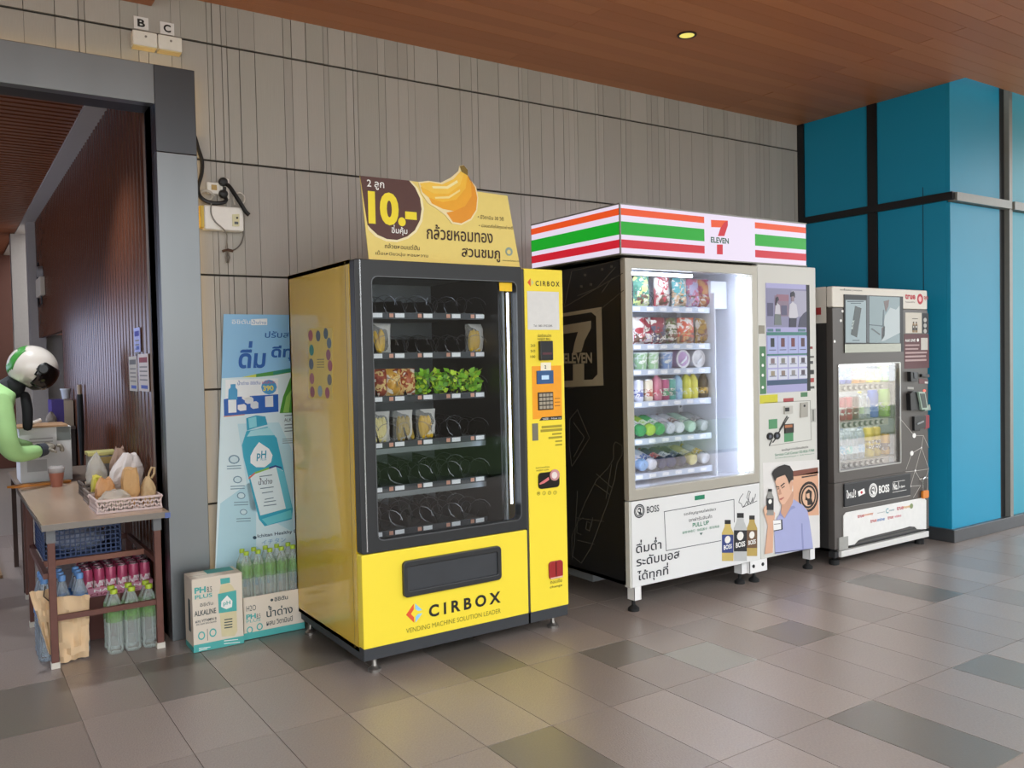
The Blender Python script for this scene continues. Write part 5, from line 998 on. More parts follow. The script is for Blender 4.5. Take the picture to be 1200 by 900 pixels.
ptx('\u0e14\u0e37\u0e48\u0e21', '1f5fb0', zp1, 472, 492, 300, 662, .03, 5, .12); ptx('\u0e14\u0e35\u0e17\u0e38\u0e01\u0e27\u0e31\u0e19', '1f5fb0', zp1, 702, 440, 330, 1060, .03, 5, .12); ptx('\u0e1b\u0e23\u0e31\u0e1a\u0e2a\u0e21\u0e14\u0e38\u0e25', '2a66b0', zp1, 660, 290, 228, 960, .015, 5, .1)
pq('offer_plate', 'eef4f8', [zp1(385, 570), zp1(755, 560), zp1(755, 680), zp1(385, 720)], 4); pq('offer_band', '1f5fb8', [zp1(372, 708), zp1(470, 690), zp1(755, 672), zp1(757, 795), zp1(375, 825)], 5); pq('offer_underline', 'd98a4a', [zp1(372, 826), zp1(520, 812), zp1(520, 818), zp1(372, 832)], 5)
ptx('\u0e19\u0e49\u0e33\u0e14\u0e48\u0e32\u0e07 \u0e2d\u0e34\u0e0a\u0e34\u0e15\u0e31\u0e19', '1f5fb0', zp1, 470, 608, 575, 630, 0, 6); pq('price_disc', '4a9ad0', [zp1(690+55*math.cos(i*.524), 622+52*math.sin(i*.524)) for i in range(12)], 6); ptx('390', 'f0e24a', zp1, 648, 650, 612, 722, .03, 8); ptx('\u0e41\u0e04\u0e48\u0e25\u0e31\u0e07\u0e25\u0e30', 'd0405a', zp1, 642, 600, 575, 735, 0, 7)
pq('blank_code_patch', 'dfe6ec', [zp1(662, 688), zp1(718, 682), zp1(720, 760), zp1(664, 762)], 7); pq('mini_bottle', '4a9fd0', [zp1(405, 640), zp1(420, 625), zp1(420, 602), zp1(455, 600), zp1(455, 625), zp1(468, 640), zp1(468, 710), zp1(403, 712)], 7); pq('mini_bottle_label', 'eaf2f6', [zp1(403, 712), zp1(460, 710), zp1(462, 800), zp1(405, 804)], 7)
for a, c in (((470, 740, 530, 790), 'eceff2'), ((520, 690, 580, 740), 'e2e8ee'), ((560, 720, 615, 775), 'dbe2ea'), ((500, 680, 560, 715), 'f0f3f5')): pq('printed_case', c, [zp1(a[0], a[1]+8), zp1(a[2]-15, a[1]), zp1(a[2], a[1]+12), zp1(a[2], a[3]-6), zp1(a[0]+18, a[3]), zp1(a[0], a[3]-12)], 8)
pq('green_leaf', '4f9a3a', [zp1(765, 805), zp1(790, 690), zp1(848, 540), zp1(900, 560), zp1(900, 800)], 3); pq('leaf_highlight', '9ccf6a', [zp1(790, 800), zp1(812, 690), zp1(848, 640), zp1(830, 800)], 4)
# big printed bottle
pq('printed_bottle', '35aac6', [zp2(532, 150), zp2(500, 250), zp2(510, 330), zp2(620, 770), zp2(660, 820), zp2(850, 770), zp2(858, 700), zp2(745, 200), zp2(680, 120), zp2(600, 140)], 4); pq('printed_cap', '2fa3c4', [zp2(530, 60), zp2(600, 40), zp2(665, 48), zp2(680, 105), zp2(600, 125), zp2(535, 148)], 5); pq('cap_highlight', '8ad8e6', [zp2(545, 62), zp2(600, 48), zp2(605, 118), zp2(552, 132)], 6)
pq('bottle_shoulder', 'a8dfea', [zp2(535, 190), zp2(560, 150), zp2(690, 125), zp2(730, 180), zp2(620, 182)], 5); pq('bottle_white_label', 'e2f0f3', [zp2(555, 465), zp2(640, 430), zp2(740, 400), zp2(790, 430), zp2(830, 690), zp2(630, 745)], 5); pq('bottle_side_shade', '6cc6d8', [zp2(740, 400), zp2(800, 440), zp2(850, 690), zp2(810, 700)], 6); pq('rainbow_band', '2a3f8a', [zp2(690, 405), zp2(735, 390), zp2(780, 405), zp2(780, 414), zp2(735, 402), zp2(690, 418)], 7); pq('rainbow_band', '8ac04a', [zp2(590, 440), zp2(690, 405), zp2(690, 418), zp2(592, 452)], 7); pq('rainbow_band', 'd06a5a', [zp2(545, 478), zp2(590, 440), zp2(592, 452), zp2(548, 490)], 7)
pq('water_drop_print', 'f3f8fa', [zp2(*p) for p in ((620, 228), (690, 275), (715, 320), (705, 370), (660, 405), (600, 405), (560, 375), (560, 325), (585, 275))], 6); ptx('pH', '2f9ab8', zp2, 602, 362, 292, 668, .02, 8, .1); ptx('PLUS', '2f9ab8', zp2, 632, 358, 342, 672, 0, 8); ptx('\u0e19\u0e49\u0e33\u0e14\u0e48\u0e32\u0e07', '2a3a4a', zp2, 615, 530, 480, 712, .01, 8, .1)
for i, (a, b) in enumerate(((622, 712), (628, 722), (640, 718), (660, 722), (655, 738), (652, 742))): v = (462, 546, 578, 622, 642, 668)[i]; pq('small_print', '6a8490', [zp2(a, v+6), zp2(b, v-6), zp2(b, v), zp2(a, v+12)], 8)
pq('bottle_base', '6fd0dc', [zp2(640, 770), zp2(845, 705), zp2(852, 760), zp2(680, 812)], 6)
for c, w, v in ((445, 40, 350), (470, 32, 492), (495, 30, 605), (512, 26, 720)):
    pq('round_icon', '6f93a8', [zp2(c+w*math.cos(i*.524), v+w*.8*math.sin(i*.524)) for i in range(12)], 3); pq('round_icon_centre', 'cfe6ee', [zp2(c+w*.75*math.cos(i*.524), v+w*.6*math.sin(i*.524)) for i in range(12)], 4)
    for j in range(2): pq('small_print', '7f9fb0', [zp2(c-50, v+45+j*18), zp2(c+50, v+40+j*18), zp2(c+50, v+47+j*18), zp2(c-50, v+52+j*18)], 3)
ptx('Ichitan Healthy Drink', '27485e', zp3, 610, 68, 38, 960, .015, 4); pq('brand_dot', '27485e', [zp3(590+14*math.cos(i*.785), 60+12*math.sin(i*.785)) for i in range(8)], 4); ptx('\u30a4\u30c1\u30bf\u30f3', '6fa8d0', zp3, 640, 112, 78, 810, 0, 4); ptx('ALKALINE', '4a5a62', zp2, 798, 85, 62, 930, 0, 4)
for j, v in enumerate((40, 105, 128, 150)): pq('small_print', '5f7480', [zp2(800, v), zp2(870, v-6), zp2(870, v), zp2(800, v+6)], 4)
for j in range(3): pq('small_print', '8fa6b0', [zp2(785, 205+j*14), zp2(880, 200+j*14), zp2(880, 206+j*14), zp2(785, 211+j*14)], 4)

KRAFT = mat('e0d6c6', .6, 0, .04, 12, name='cream_carton'); TEAL = mat('4fb0ac', .55, name='teal_print'); CTX = mat('3a4a4e', .6, name='carton_dark_print'); zc = ZM(170, 640, 1012/180)
def carton_face(y):
    def rc(nm, m, pts, par, k=1): return MB().prism([W(*zc(*p), y) for p in pts], y-.0007*k, y).build(nm, m, par)
    def tc(s, m, a, b, c, d, par, bold=0.): p = zc(a, b); q = zc(a, c); return tpx(s, m, par, p[0], p[1], q[1], zc(d, 0)[0], y, bold, off=.0022)
    return rc, tc
CY = 4.59
c1 = thing('water_carton', 'upright cream and teal water carton standing beside the steel portal jamb', 'carton', (1.18, 4.68, 0))
x0, x1, zt_ = 1.046, 1.306, .386
bx('box', KRAFT, c1, x0, x1, CY, 4.76, .001, zt_, .003); rc, tc = carton_face(CY)
bx('teal_base_band', TEAL, c1, x0, x1, CY-.001, CY, .002, .042); bx('top_seam', mat('b9b0a2', .6), c1, x0+.001, x1-.001, 4.66, 4.664, zt_, zt_+.001); bx('top_print', TEAL, c1, x0+.1, x1-.02, 4.67, 4.755, zt_, zt_+.0008); bx('side_print', CTX, c1, x0-.0008, x0, 4.64, 4.68, .10, .27)
bx('side_base_band', TEAL, c1, x0-.0008, x0, CY, 4.76, .002, .03)
tc('PH', TEAL, 325, 315, 275, 400, c1, .04); tc('8.5', CTX, 408, 305, 268, 440, c1); tc('PLUS', TEAL, 328, 352, 325, 442, c1, .02); tc('\u0e2d\u0e34\u0e0a\u0e34\u0e15\u0e31\u0e19', CTX, 362, 400, 376, 448, c1); tc('ALKALINE', CTX, 325, 465, 430, 468, c1, .012); tc('\u0e1c\u0e2a\u0e21 VITAMIN B', CTX, 332, 508, 490, 470, c1, .01); tc('ZERO SUGAR ZERO CALORIES', CTX, 335, 524, 514, 470, c1)
for u, v in ((372, 590), (447, 570)): oval('round_icon', TEAL, c1, zc(u, v), 4.2, 5, CY); oval('round_icon_centre', KRAFT, c1, zc(u, v), 2.8, 3.4, CY-.0012, .0004)
rc('printed_bottle', mat('d9cfa6', .5), [(482, 330), (498, 262), (512, 245), (545, 238), (572, 258), (598, 300), (608, 560), (590, 592), (505, 596)], c1, 1); rc('printed_cap', TEAL, [(495, 215), (558, 206), (560, 240), (498, 252)], c1, 2); rc('printed_label', TEAL, [(480, 315), (600, 290), (604, 425), (486, 442)], c1, 2); rc('water_drop_print', WTXT, [(540, 325), (575, 360), (572, 400), (535, 415), (500, 400), (502, 365)], c1, 3); tc('pH', TEAL, 515, 398, 365, 562, c1, .02)
for j in range(4): rc('small_print', CTX, [(522, 482+18*j), (575, 474+18*j), (575, 481+18*j), (522, 489+18*j)], c1, 2)
for a, b, v in ((355, 430, 672), (355, 410, 684), (520, 612, 622), (520, 625, 640)): rc('band_print', WTXT, [(a, v), (b, v-10), (b, v-6), (a, v+5)], c1, 3)
rc('divider_line', CTX, [(409, 545), (412, 545), (414, 622), (411, 622)], c1, 1)
CY2 = 4.632
c2 = thing('water_tray_carton', 'low cream and teal tray carton full of green capped bottles beside the yellow machine', 'carton', (1.5, 4.75, 0))
X0, X1 = 1.316, 1.66
MB().box(X0, X1, CY2, CY2+.004, .001, .232).box(X0, X1, 4.856, 4.86, .001, .232).box(X0, X0+.004, CY2, 4.86, .001, .232).box(X1-.004, X1, CY2, 4.86, .001, .232).box(X0, X1, CY2, 4.86, .001, .006).build('box', KRAFT, c2)
rc, tc = carton_face(CY2); bx('teal_base_band', TEAL, c2, X0, X1, CY2-.001, CY2, .002, .038)
tc('\u0e2d\u0e34\u0e0a\u0e34\u0e15\u0e31\u0e19', CTX, 852, 364, 335, 940, c2, .02); oval('brand_dot', CTX, c2, zc(835, 355), 1.6, 1.6, CY2); tc('\u0e19\u0e49\u0e33\u0e14\u0e48\u0e32\u0e07', CTX, 800, 470, 395, 972, c2, .012); tc('\u0e1c\u0e2a\u0e21 \u0e27\u0e34\u0e15\u0e32\u0e21\u0e34\u0e19\u0e1a\u0e35', CTX, 800, 525, 488, 972, c2, .012); tc('PH', TEAL, 666, 485, 452, 730, c2, .04); tc('8.5', CTX, 735, 478, 446, 760, c2); tc('PLUS', TEAL, 668, 508, 488, 760, c2); tc('H2O', CTX, 668, 432, 395, 730, c2)
for u, v in ((690, 553), (755, 530)): oval('round_icon', TEAL, c2, zc(u, v), 3.6, 4.2, CY2); oval('round_icon_centre', KRAFT, c2, zc(u, v), 2.3, 2.8, CY2-.0012, .0004)
for j in range(6): rc('small_print', CTX, [(805+28*j, 550-5*j), (825+28*j, 547-5*j), (825+28*j, 555-5*j), (805+28*j, 558-5*j)], c2, 1)
# shrink-wrapped water bottles
PETG = clear('dfeae6', .13, .08, 'pet_clear'); 
def pet(name, label, loc, capc, band, h=.30, r=.034, group=None, mt=None):
    t = thing(name, label, 'bottle', loc, group)
    prof = [(r*.8, 0), (r, .01)]
    for i in range(6): zz = .03+h*.55*i/6; prof += [(r, zz), (r*.94, zz+.008)]
    prof += [(r, h*.66), (r*.92, h*.75), (r*.5, h*.88), (r*.38, h*.92), (r*.38, h*.96)]
    MB().lathe(prof, n=14).build('body', mt or PETG, t, True).location = (0, 0, 0); MB().lathe([(r*.45, h*.93), (r*.46, h*.99), (r*.40, h)], n=10).build('cap', mat(capc, .4), t, True).location = (0, 0, 0)
    if band: MB().lathe([(r*1.015, h*.5), (r*1.015, h*.66), (r*.94, h*.745)], n=14, close=False).build('label_band', band, t, True).location = (0, 0, 0)
    return t
GB = clear('86c25e', .34, .3, 'green_bottle_label'); BB = mat('5a8fcf', .45, 0, .3, 40, name='blue_bottle_label')
base = pet('water_bottle', 'green capped water bottle in the tray carton, front row, first from the left', (X0+.041, CY2+.045, .184), 'a8c832', GB, .29, .0322, 'green capped bottles in the tray carton')
for r_ in range(2):
    for i in range(5):
        if r_ or i: copy_tree(base, (X0+.041+.0655*i, CY2+.045+.08*r_, .184), 'green capped water bottle in the tray carton, %s row, %s from the left' % (('front', 'back')[r_], ORD[i]))
bx('carton_filler', KRAFT, c2, X0+.006, X1-.006, CY2+.006, 4.854, .006, .183)
# bottles, cans and bags stored under the table
b2 = pet('water_bottle', 'green capped water bottle under the table, front row, first from the left', (.715, 4.86, .001), 'b5cf3a', GB, .335, .041, 'green capped bottles under the table')
for r_ in range(2):
    for i in range(3):
        if r_ or i: copy_tree(b2, (.715+.086*i, 4.86+.09*r_, .001), 'green capped water bottle under the table, %s row, %s from the left' % (('front', 'back')[r_], ORD[i]))
b3 = pet('water_bottle', 'blue capped water bottle under the table, front row, first from the left', (.405, 4.96, .001), '6a9ad6', BB, .425, .039, 'blue capped bottles under the table', clear('c3d2de', .26, .08, 'pet_blue'))
for r_ in range(3):
    for i in range(3):
        if r_ or i: copy_tree(b3, (.405+.082*i, 4.96+.085*r_, .001), 'blue capped water bottle under the table, %s row, %s from the left' % (('front', 'middle', 'back')[r_], ORD[i]))
# stacked trays of pink cans on a carton
ct = thing('can_carton', 'dark cardboard carton under the table holding up the pink cans', 'carton', (.78, 5.32, 0)); bx('box', mat('6a4038', .7, 0, .1, 9), ct, .60, .965, 5.16, 5.50, .001, .235); bx('tape', mat('a88a6a', .5), ct, .77, .79, 5.158, 5.16, .002, .235)
wrap = thing('can_tray', 'pink and white printed tray holding the pink cans under the table', 'tray', (.78, 5.32, .236))
MB().box(.60, .967, 5.16, 5.164, .237, .285).box(.60, .967, 5.496, 5.50, .237, .285).box(.60, .604, 5.16, 5.50, .237, .285).box(.963, .967, 5.16, 5.50, .237, .285).box(.60, .967, 5.16, 5.50, .236, .239).build('tray', mat('d38fa4', .5, 0, .1, 30), wrap)
txt('NAM VANG', WTXT, wrap, .66, .262, .28, .016, 5.16, .02); txt('CHAI NUOC', mat('8d2a45', .5), wrap, .64, .243, .25, .013, 5.16, .02)
cn = can((.634, 5.195, .24), .028, .15, 'b5476a', 'pink drink can in the tray under the table, front row, first from the left', 'pink cans in the tray under the table', 'c3b8ba', 'e2c3cc')
for r_ in range(4):
    for i in range(6):
        if r_ or i: copy_tree(cn, (.634+.0592*i, 5.195+.08*r_, .24), 'pink drink can in the tray under the table, %s row, %s from the left' % (('front', 'second', 'third', 'back')[r_], ORD[i]))

# ---------------------------------------------------------------- table with brown steel legs
TZ_ = .735
tbl = thing('table', 'narrow table with worn metal covered top and rusty brown steel legs in the portal', 'table', (.69, 5.3, 0))
TOP = mat('c0a58c', .2, .1, .25, 3, name='worn_table_top', stretch=(3, .4, 1)); BRN = mat('6a4238', .55, 0, .25, 30, .1, name='rusty_brown_paint')
bx('table_top', TOP, tbl, .385, .975, 4.72, 6.42, TZ_-.012, TZ_, .002); bx('top_edge', mat('7d7770', .4, .3), tbl, .383, .977, 4.717, 4.74, TZ_-.032, TZ_-.001); bx('corner_tape', mat('5a6fae', .5), tbl, .952, .979, 4.715, 4.75, TZ_-.034, TZ_-.006)
bx('top_side_edge', mat('6b6560', .4, .3), tbl, .383, .39, 4.74, 6.42, TZ_-.032, TZ_-.012)
for x, y in ((.428, 4.80), (.925, 4.80), (.40, 5.66), (.925, 5.66), (.43, 6.36), (.925, 6.36)):
    l = bx('leg', BRN, tbl, x-.017, x+.017, y-.017, y+.017, .025, TZ_-.03, .003); bx('leg_tip', mat('d9d4c8', .6), l, x-.02, x+.02, y-.02, y+.02, .0, .03)
bx('leg_sleeve', mat('6d6f72', .45, .3), tbl, .408, .448, 4.78, 4.82, .63, TZ_-.03); bx('leg_sleeve', mat('6d6f72', .45, .3), tbl, .905, .945, 4.78, 4.82, .63, TZ_-.03)
bx('stretcher', BRN, tbl, .445, .908, 4.79, 4.812, .235, .262); bx('stretcher', BRN, tbl, .39, .415, 4.8, 5.66, .45, .478); bx('stretcher', BRN, tbl, .915, .937, 4.8, 5.66, .45, .478)
bx('shelf_rail', BRN, tbl, .415, .915, 5.645, 5.67, .45, .478); bx('shelf_rail', mat('8a5a48', .6, 0, .2, 20), tbl, .417, .913, 5.10, 5.13, .45, .478)
# crate under the table
cr_ = thing('plastic_crate', 'blue mesh plastic crate on the table stretchers with white cloth inside', 'crate', (.62, 5.4, .479))
CB = mat('27406e', .45, name='blue_crate_plastic')
mb = MB(); bars = []
xa, xb, ya, yb, za, zb4 = .425, .80, 5.14, 5.62, .479, .675
for i in range(16): x = xa+(xb-xa)*i/15; mb.box(x-.003, x+.003, ya-.002, ya+.004, za, zb4); mb.box(x-.003, x+.003, yb-.004, yb+.002, za, zb4)
for j in range(9): z = za+(zb4-za)*j/8; mb.box(xa, xb, ya-.003, ya+.003, z-.003, z+.003); mb.box(xa, xb, yb-.003, yb+.003, z-.003, z+.003); mb.box(xa-.003, xa+.003, ya, yb, z-.003, z+.003); mb.box(xb-.003, xb+.003, ya, yb, z-.003, z+.003)
for i in range(18): y = ya+(yb-ya)*i/17; mb.box(xa-.002, xa+.004, y-.003, y+.003, za, zb4); mb.box(xb-.004, xb+.002, y-.003, y+.003, za, zb4)
tag(mb.build('mesh_sides', CB, cr_), kind='stuff'); bx('crate_floor', CB, cr_, xa, xb, ya, yb, za, za+.006); MB().ring([(xa-.008, ya-.008), (xb+.008, ya-.008), (xb+.008, yb+.008), (xa-.008, yb+.008)], [(xa+.006, ya+.006), (xb-.006, ya+.006), (xb-.006, yb-.006), (xa+.006, yb-.006)], zb4, zb4+.012, 'z').build('rim', CB, cr_)
from mathutils import noise as mnoise
def lump(w, d, h, seed, rough_=.3, top=.25, base=.75, lean=0.):       # crumpled cloth, paper or filled bag
    rg = random.Random(seed); vs = []; nl = 16; n = 26; o3 = Vector((seed*3.1, seed*1.7, seed*.9))
    for k in range(nl+1):
        t = k/nl; rad = (base+(1-base)*min(1, t/.3))*(1 if t < .55 else 1-(1-top)*((t-.55)/.45)**1.6)
        for i in range(n):
            a = 2*math.pi*i/n; ca, sa = math.cos(a), math.sin(a)
            e = 1/max(abs(ca), abs(sa))**.55                       # boxy outline
            p = Vector((ca*1.6, sa*1.6, t*2.2))+o3
            q = 1+rough_*(.55-abs(mnoise.noise(p))*2+.5*(mnoise.noise(p*2.7)))*.55
            vs.append((w/2*rad*q*e*ca*.9+lean*t, d/2*rad*q*e*sa*.9, h*t*(1+.12*mnoise.noise(p*.8)*(t > .6))))
    fs = [(k*n+i, k*n+(i+1) % n, (k+1)*n+(i+1) % n, (k+1)*n+i) for k in range(nl) for i in range(n)]+[tuple(range(n-1, -1, -1)), tuple(nl*n+i for i in range(n))]
    return MB().add(vs, fs)
o = lump(.30, .34, .13, 5).build('folded_cloth', mat('c3cbe0', .8, 0, .15, 9), None, True, loc=(.61, 5.38, .487)); tag(o, 'crumpled pale blue and white cloth lying in the blue crate', 'cloth')
# brown paper sack hung on the front leg
sk = thing('paper_sack', 'crumpled cream paper sack draped over the stretcher at the front of the table', 'bag', (.47, 4.77, 0))
def sheet(pts, y, seed, amp=.012, nu=8, nv=10, t=.006):
    rg = random.Random(seed); tl, tr, br, bl = [Vector((p[0], y, p[1])) for p in pts]; vs = []
    off = [[rg.uniform(-1, 1) for _ in range(nu+1)] for _ in range(nv+1)]
    for s in (0, 1):
        for j in range(nv+1):
            for i in range(nu+1):
                a, b = i/nu, j/nv; p = (tl*(1-a)+tr*a)*(1-b)+(bl*(1-a)+br*a)*b; vs.append((p.x, p.y+amp*off[j][i]+(t if s else 0), p.z+amp*.4*off[j][(i+3) % (nu+1)]*(0 < b < 1)))
    n = (nu+1)*(nv+1); fs = []
    for j in range(nv):
        for i in range(nu):
            q = j*(nu+1)+i; fs += [(q, q+nu+1, q+nu+2, q+1), (n+q, n+q+1, n+q+nu+2, n+q+nu+1)]
    for j in range(nv): q = j*(nu+1); fs += [(q, n+q, n+q+nu+1, q+nu+1), (q+nu, q+2*nu+1, n+q+2*nu+1, n+q+nu)]
    for i in range(nu): q = nv*(nu+1)+i; fs += [(i, i+1, n+i+1, n+i), (q, n+q, n+q+1, q+1)]
    return MB().add(vs, fs)
PAP = mat('e2c49c', .75, 0, .1, 9, .25, name='cream_kraft_paper')
sheet([(.44, .345), (.60, .33), (.585, .012), (.455, .004)], 4.845, 3, .016).build('sack_front', PAP, sk, True); sheet([(.33, .385), (.44, .385), (.43, .04), (.405, .06)], 4.86, 8, .016).build('sack_side', PAP, sk, True)
MB().tube([(.40, 4.84, .41), (.39, 4.835, .36), (.415, 4.838, .33), (.42, 4.838, .25)], .003, 4).build('sack_string', mat('4a3a30', .6), sk, True)

# goods on the table
def lattice_basket(x0, x1, y0, y1, z0, z1, m, label, n=14):
    t = thing('basket', label, 'basket', ((x0+x1)/2, (y0+y1)/2, z0)); mb = MB(); rg = random.Random(int(x0*1000))
    h = z1-z0
    for ya_ in (y0, y1):
        L = x1-x0
        for i in range(n):
            for s in (-1, 1):
                c = x0+L*(i+.5)/n+rg.uniform(-.004, .004); w_ = L/n*.75*s; mb.prism([(c-w_-.004, z0+.004), (c-w_+.004, z0+.004), (c+w_+.004, z1-.004), (c+w_-.004, z1-.004)], ya_-.002, ya_+.002)
    for xa_ in (x0, x1):
        L = y1-y0
        for i in range(n):
            for s in (-1, 1):
                c = y0+L*(i+.5)/n; w_ = L/n*.75*s; mb.prism([(c-w_-.004, z0+.004), (c-w_+.004, z0+.004), (c+w_+.004, z1-.004), (c+w_-.004, z1-.004)], xa_-.002, xa_+.002, 'x')
    tag(mb.build('lattice', m, t), kind='stuff')
    bx('basket_floor', m, t, x0, x1, y0, y1, z0, z0+.004); R_ = lambda e: [(x0-e, y0-e), (x1+e, y0-e), (x1+e, y1+e), (x0-e, y1+e)]
    MB().ring(R_(.005), R_(-.004), z1-.008, z1+.002, 'z').build('rim', m, t); MB().ring(R_(.003), R_(-.003), z0, z0+.01, 'z').build('foot_band', m, t)
lattice_basket(.652, .965, 4.86, 5.14, TZ_+.001, TZ_+.072, mat('d9c6c2', .5, name='pinkish_white_plastic'), 'pinkish white lattice basket of bread bags at the front of the table')
lattice_basket(.662, .965, 5.22, 5.44, TZ_+.001, TZ_+.07, mat('8d8078', .6, name='grey_basket'), 'grey brown lattice basket in the middle of the row on the table', 12)
lattice_basket(.675, .965, 5.52, 5.76, TZ_+.001, TZ_+.08, mat('5f534c', .6, name='dark_basket'), 'dark brown lattice basket furthest back on the table', 12)
BRD = mat('c99a5e', .6, 0, .25, 12); CLB = clear('f3efe6', .32, .12, 'crinkled_clear_bag')
def bag(x, y, z, w, d, h, m, label, seed, cat='bag', inner=None, neck=False, **kw):
    t = thing('food_bag', label, cat, (x, y, z)); lump(w, d, h, seed, **kw).build('bag', m, t, inner is not None).location = (0, 0, 0)
    if inner: lump(w*.8, d*.8, h*.55, seed+1, rough_=.15, top=.6).build('bread', inner, t, True).location = (0, 0, .004)
    if neck: MB().tube([(0, 0, h*.92), (.008, 0, h*1.15), (.022, 0, h*1.35), (.036, 0, h*1.33), (.034, 0, h*1.12), (.018, 0, h*.95)], .006, 6).build('handle', m, t, True).location = (0, 0, 0)
    return t
b0z = TZ_+.007
bag(.75, 4.955, b0z, .17, .14, .10, CLB, 'clear crinkled bag with bread at the front of the lattice basket', 21, inner=mat('d6c4a4', .6, 0, .2, 12), top=.5)
bag(.845, 5.05, b0z, .10, .10, .20, mat('cfa570', .7, 0, .12, 10), 'tan paper bag standing upright in the front basket', 22, top=.75, rough_=.2)
bag(.925, 4.99, b0z, .075, .12, .15, mat('c9ab80', .55, 0, .2, 14), 'tan bag with looped handle by the portal jamb', 23, neck=True, top=.3)
bag(.725, 5.085, b0z, .11, .09, .15, mat('cf9a66', .5, 0, .2, 12), 'golden brown bread bag behind the clear bag', 24, top=.5)
bag(.845, 5.33, b0z, .19, .17, .25, mat('e0d6d0', .6, 0, .06, 8), 'large crumpled white paper bag in the middle basket', 25, top=.45, rough_=.35, lean=.05)
bag(.715, 5.29, b0z, .07, .12, .14, mat('cfc44a', .45, 0, .3, 16), 'yellow wrapped packet in the middle basket', 26, top=.7)
bag(.755, 5.62, b0z, .12, .13, .24, CLB, 'clear bag gathered at the top in the back basket', 27, inner=mat('dccba2', .6, 0, .2, 12), top=.12)
bag(.89, 5.63, b0z, .12, .14, .27, mat('a88a78', .6, 0, .2, 12), 'dull brown bag in the back basket', 28, top=.4)
t = thing('food_container', 'grey plastic tub with yellow lid behind the bags on the table', 'container', (.83, 5.95, TZ_)); bx('tub', mat('8a8a8a', .4), t, .75, .91, 5.88, 6.02, TZ_+.001, TZ_+.21, .01); bx('lid', mat('c9c27a', .4), t, .745, .915, 5.875, 6.025, TZ_+.21, TZ_+.235, .006); bx('lid_label', mat('b59a5a', .5), t, .76, .90, 5.86, 5.876, TZ_+.16, TZ_+.20)
o = MB().prism([(.33, 6.34), (.37, 6.30), (.70, 6.36), (.70, 6.42), (.40, 6.40)], TZ_+.001, TZ_+.014, 'z').build('wooden_board', mat('c07a2f', .5, 0, .15, 9)); tag(o, 'orange brown wooden board lying across the far end of the table', 'board')

# ---------------------------------------------------------------- far table and things behind
t = thing('side_table', 'second low table behind the first carrying the white boxes', 'table', (.7, 7.0, 0)); bx('table_top', mat('7a6a5c', .5), t, .40, .97, 6.50, 7.5, .70, .725, .003)
for x in (.43, .95):
    for y in (6.55, 7.45): bx('leg', mat('4a352c', .6), t, x-.015, x+.015, y-.015, y+.015, 0, .70)
w0 = W(24, 556, 6.6); w1 = W(83, 499, 6.6)
t = thing('appliance_carton', 'large white printed appliance carton standing behind the table', 'carton', (.58, 6.75, .726)); bx('box', mat('d9d8d6', .6, 0, .04, 8), t, w0[0], w1[0], 6.6, 6.95, .727, w1[1], .003)
bx('top_flap', mat('b08a66', .7), t, w0[0]-.01, w1[0]-.02, 6.58, 6.95, w1[1], w1[1]+.012); a, b = W(66, 499, 6.6), W(83, 512, 6.6); bx('grey_print', mat('6f7470', .6), t, a[0], b[0], 6.598, 6.6, b[1]-.02, a[1]-.008)
for j in range(3): bx('print_line', mat('a9a6a4', .6), t, w0[0]+.06, w0[0]+.20, 6.599, 6.6, w1[1]-.08-.022*j, w1[1]-.072-.022*j)
bx('print_block', mat('b5b3b1', .6), t, w0[0]+.04, w0[0]+.16, 6.599, 6.6, .80, .88)
t = thing('cup', 'round clear and reddish cup held under the gloved hand', 'cup', (.60, 6.2, TZ_)); MB().lathe([(.032, 0), (.045, .09)], (.60, 6.2, TZ_+.001), 14).build('cup_body', mat('a86a58', .4), t, True); MB().lathe([(.046, .09), (.05, .12), (.036, .135)], (.60, 6.2, TZ_+.001), 14).build('dome_lid', clear('e9e4e2', .35), t, True)
a = W(35, 500, 6.75); o = MB().tube([(a[0], 6.75, w1[1]+.024), (a[0]+.03, 6.75, w1[1]+.028), (a[0]+.07, 6.75, w1[1]+.045)], [.008, .014, .012], 8).build('white_brush', mat('e2d6cc', .5), None, True); tag(o, 'white handled brush lying on top of the appliance carton', 'brush')
sh_ = thing('storage_rack', 'dark rack standing in the recess behind the rider', 'rack', (.93, 8.9, 0)); bx('rack_body', mat('3a332f', .6), sh_, .78, .972, 8.4, 9.1, 0, .98); bx('rack_shelf', mat('5a4f48', .6), sh_, .775, .974, 8.38, 9.1, .96, .985)
a = W(58, 497, 8.4); b = W(71, 469, 8.4); c = W(79, 470, 8.4)
t = thing('purple_box', 'tall purple and cream box standing on the dark rack', 'box', (.9, 8.6, .986)); bx('box', mat('4a3a86', .5), t, .80, .895, 8.45, 8.75, .986, 1.22); bx('cream_side', mat('b5a592', .6), t, .895, .97, 8.45, 8.75, .986, 1.21)
t = thing('white_container', 'small white lidded tub on top of the purple box', 'container', (.93, 8.6, 1.222)); MB().lathe([(.03, 0), (.042, .08)], (.93, 8.6, 1.223), 12).build('tub', mat('c9ced4', .4), t, True); MB().lathe([(.046, .08), (.046, .092)], (.93, 8.6, 1.223), 12).build('lid', mat('d9dde2', .4), t, True)
o = lump(.09, .09, .13, 31).build('plush_ornament', mat('8a7f74', .8, 0, .4, 14), None, True, loc=(.80, 8.41, .986)); o.location.x = .79; tag(o, 'small grey ornament on the rack left of the purple box', 'ornament')
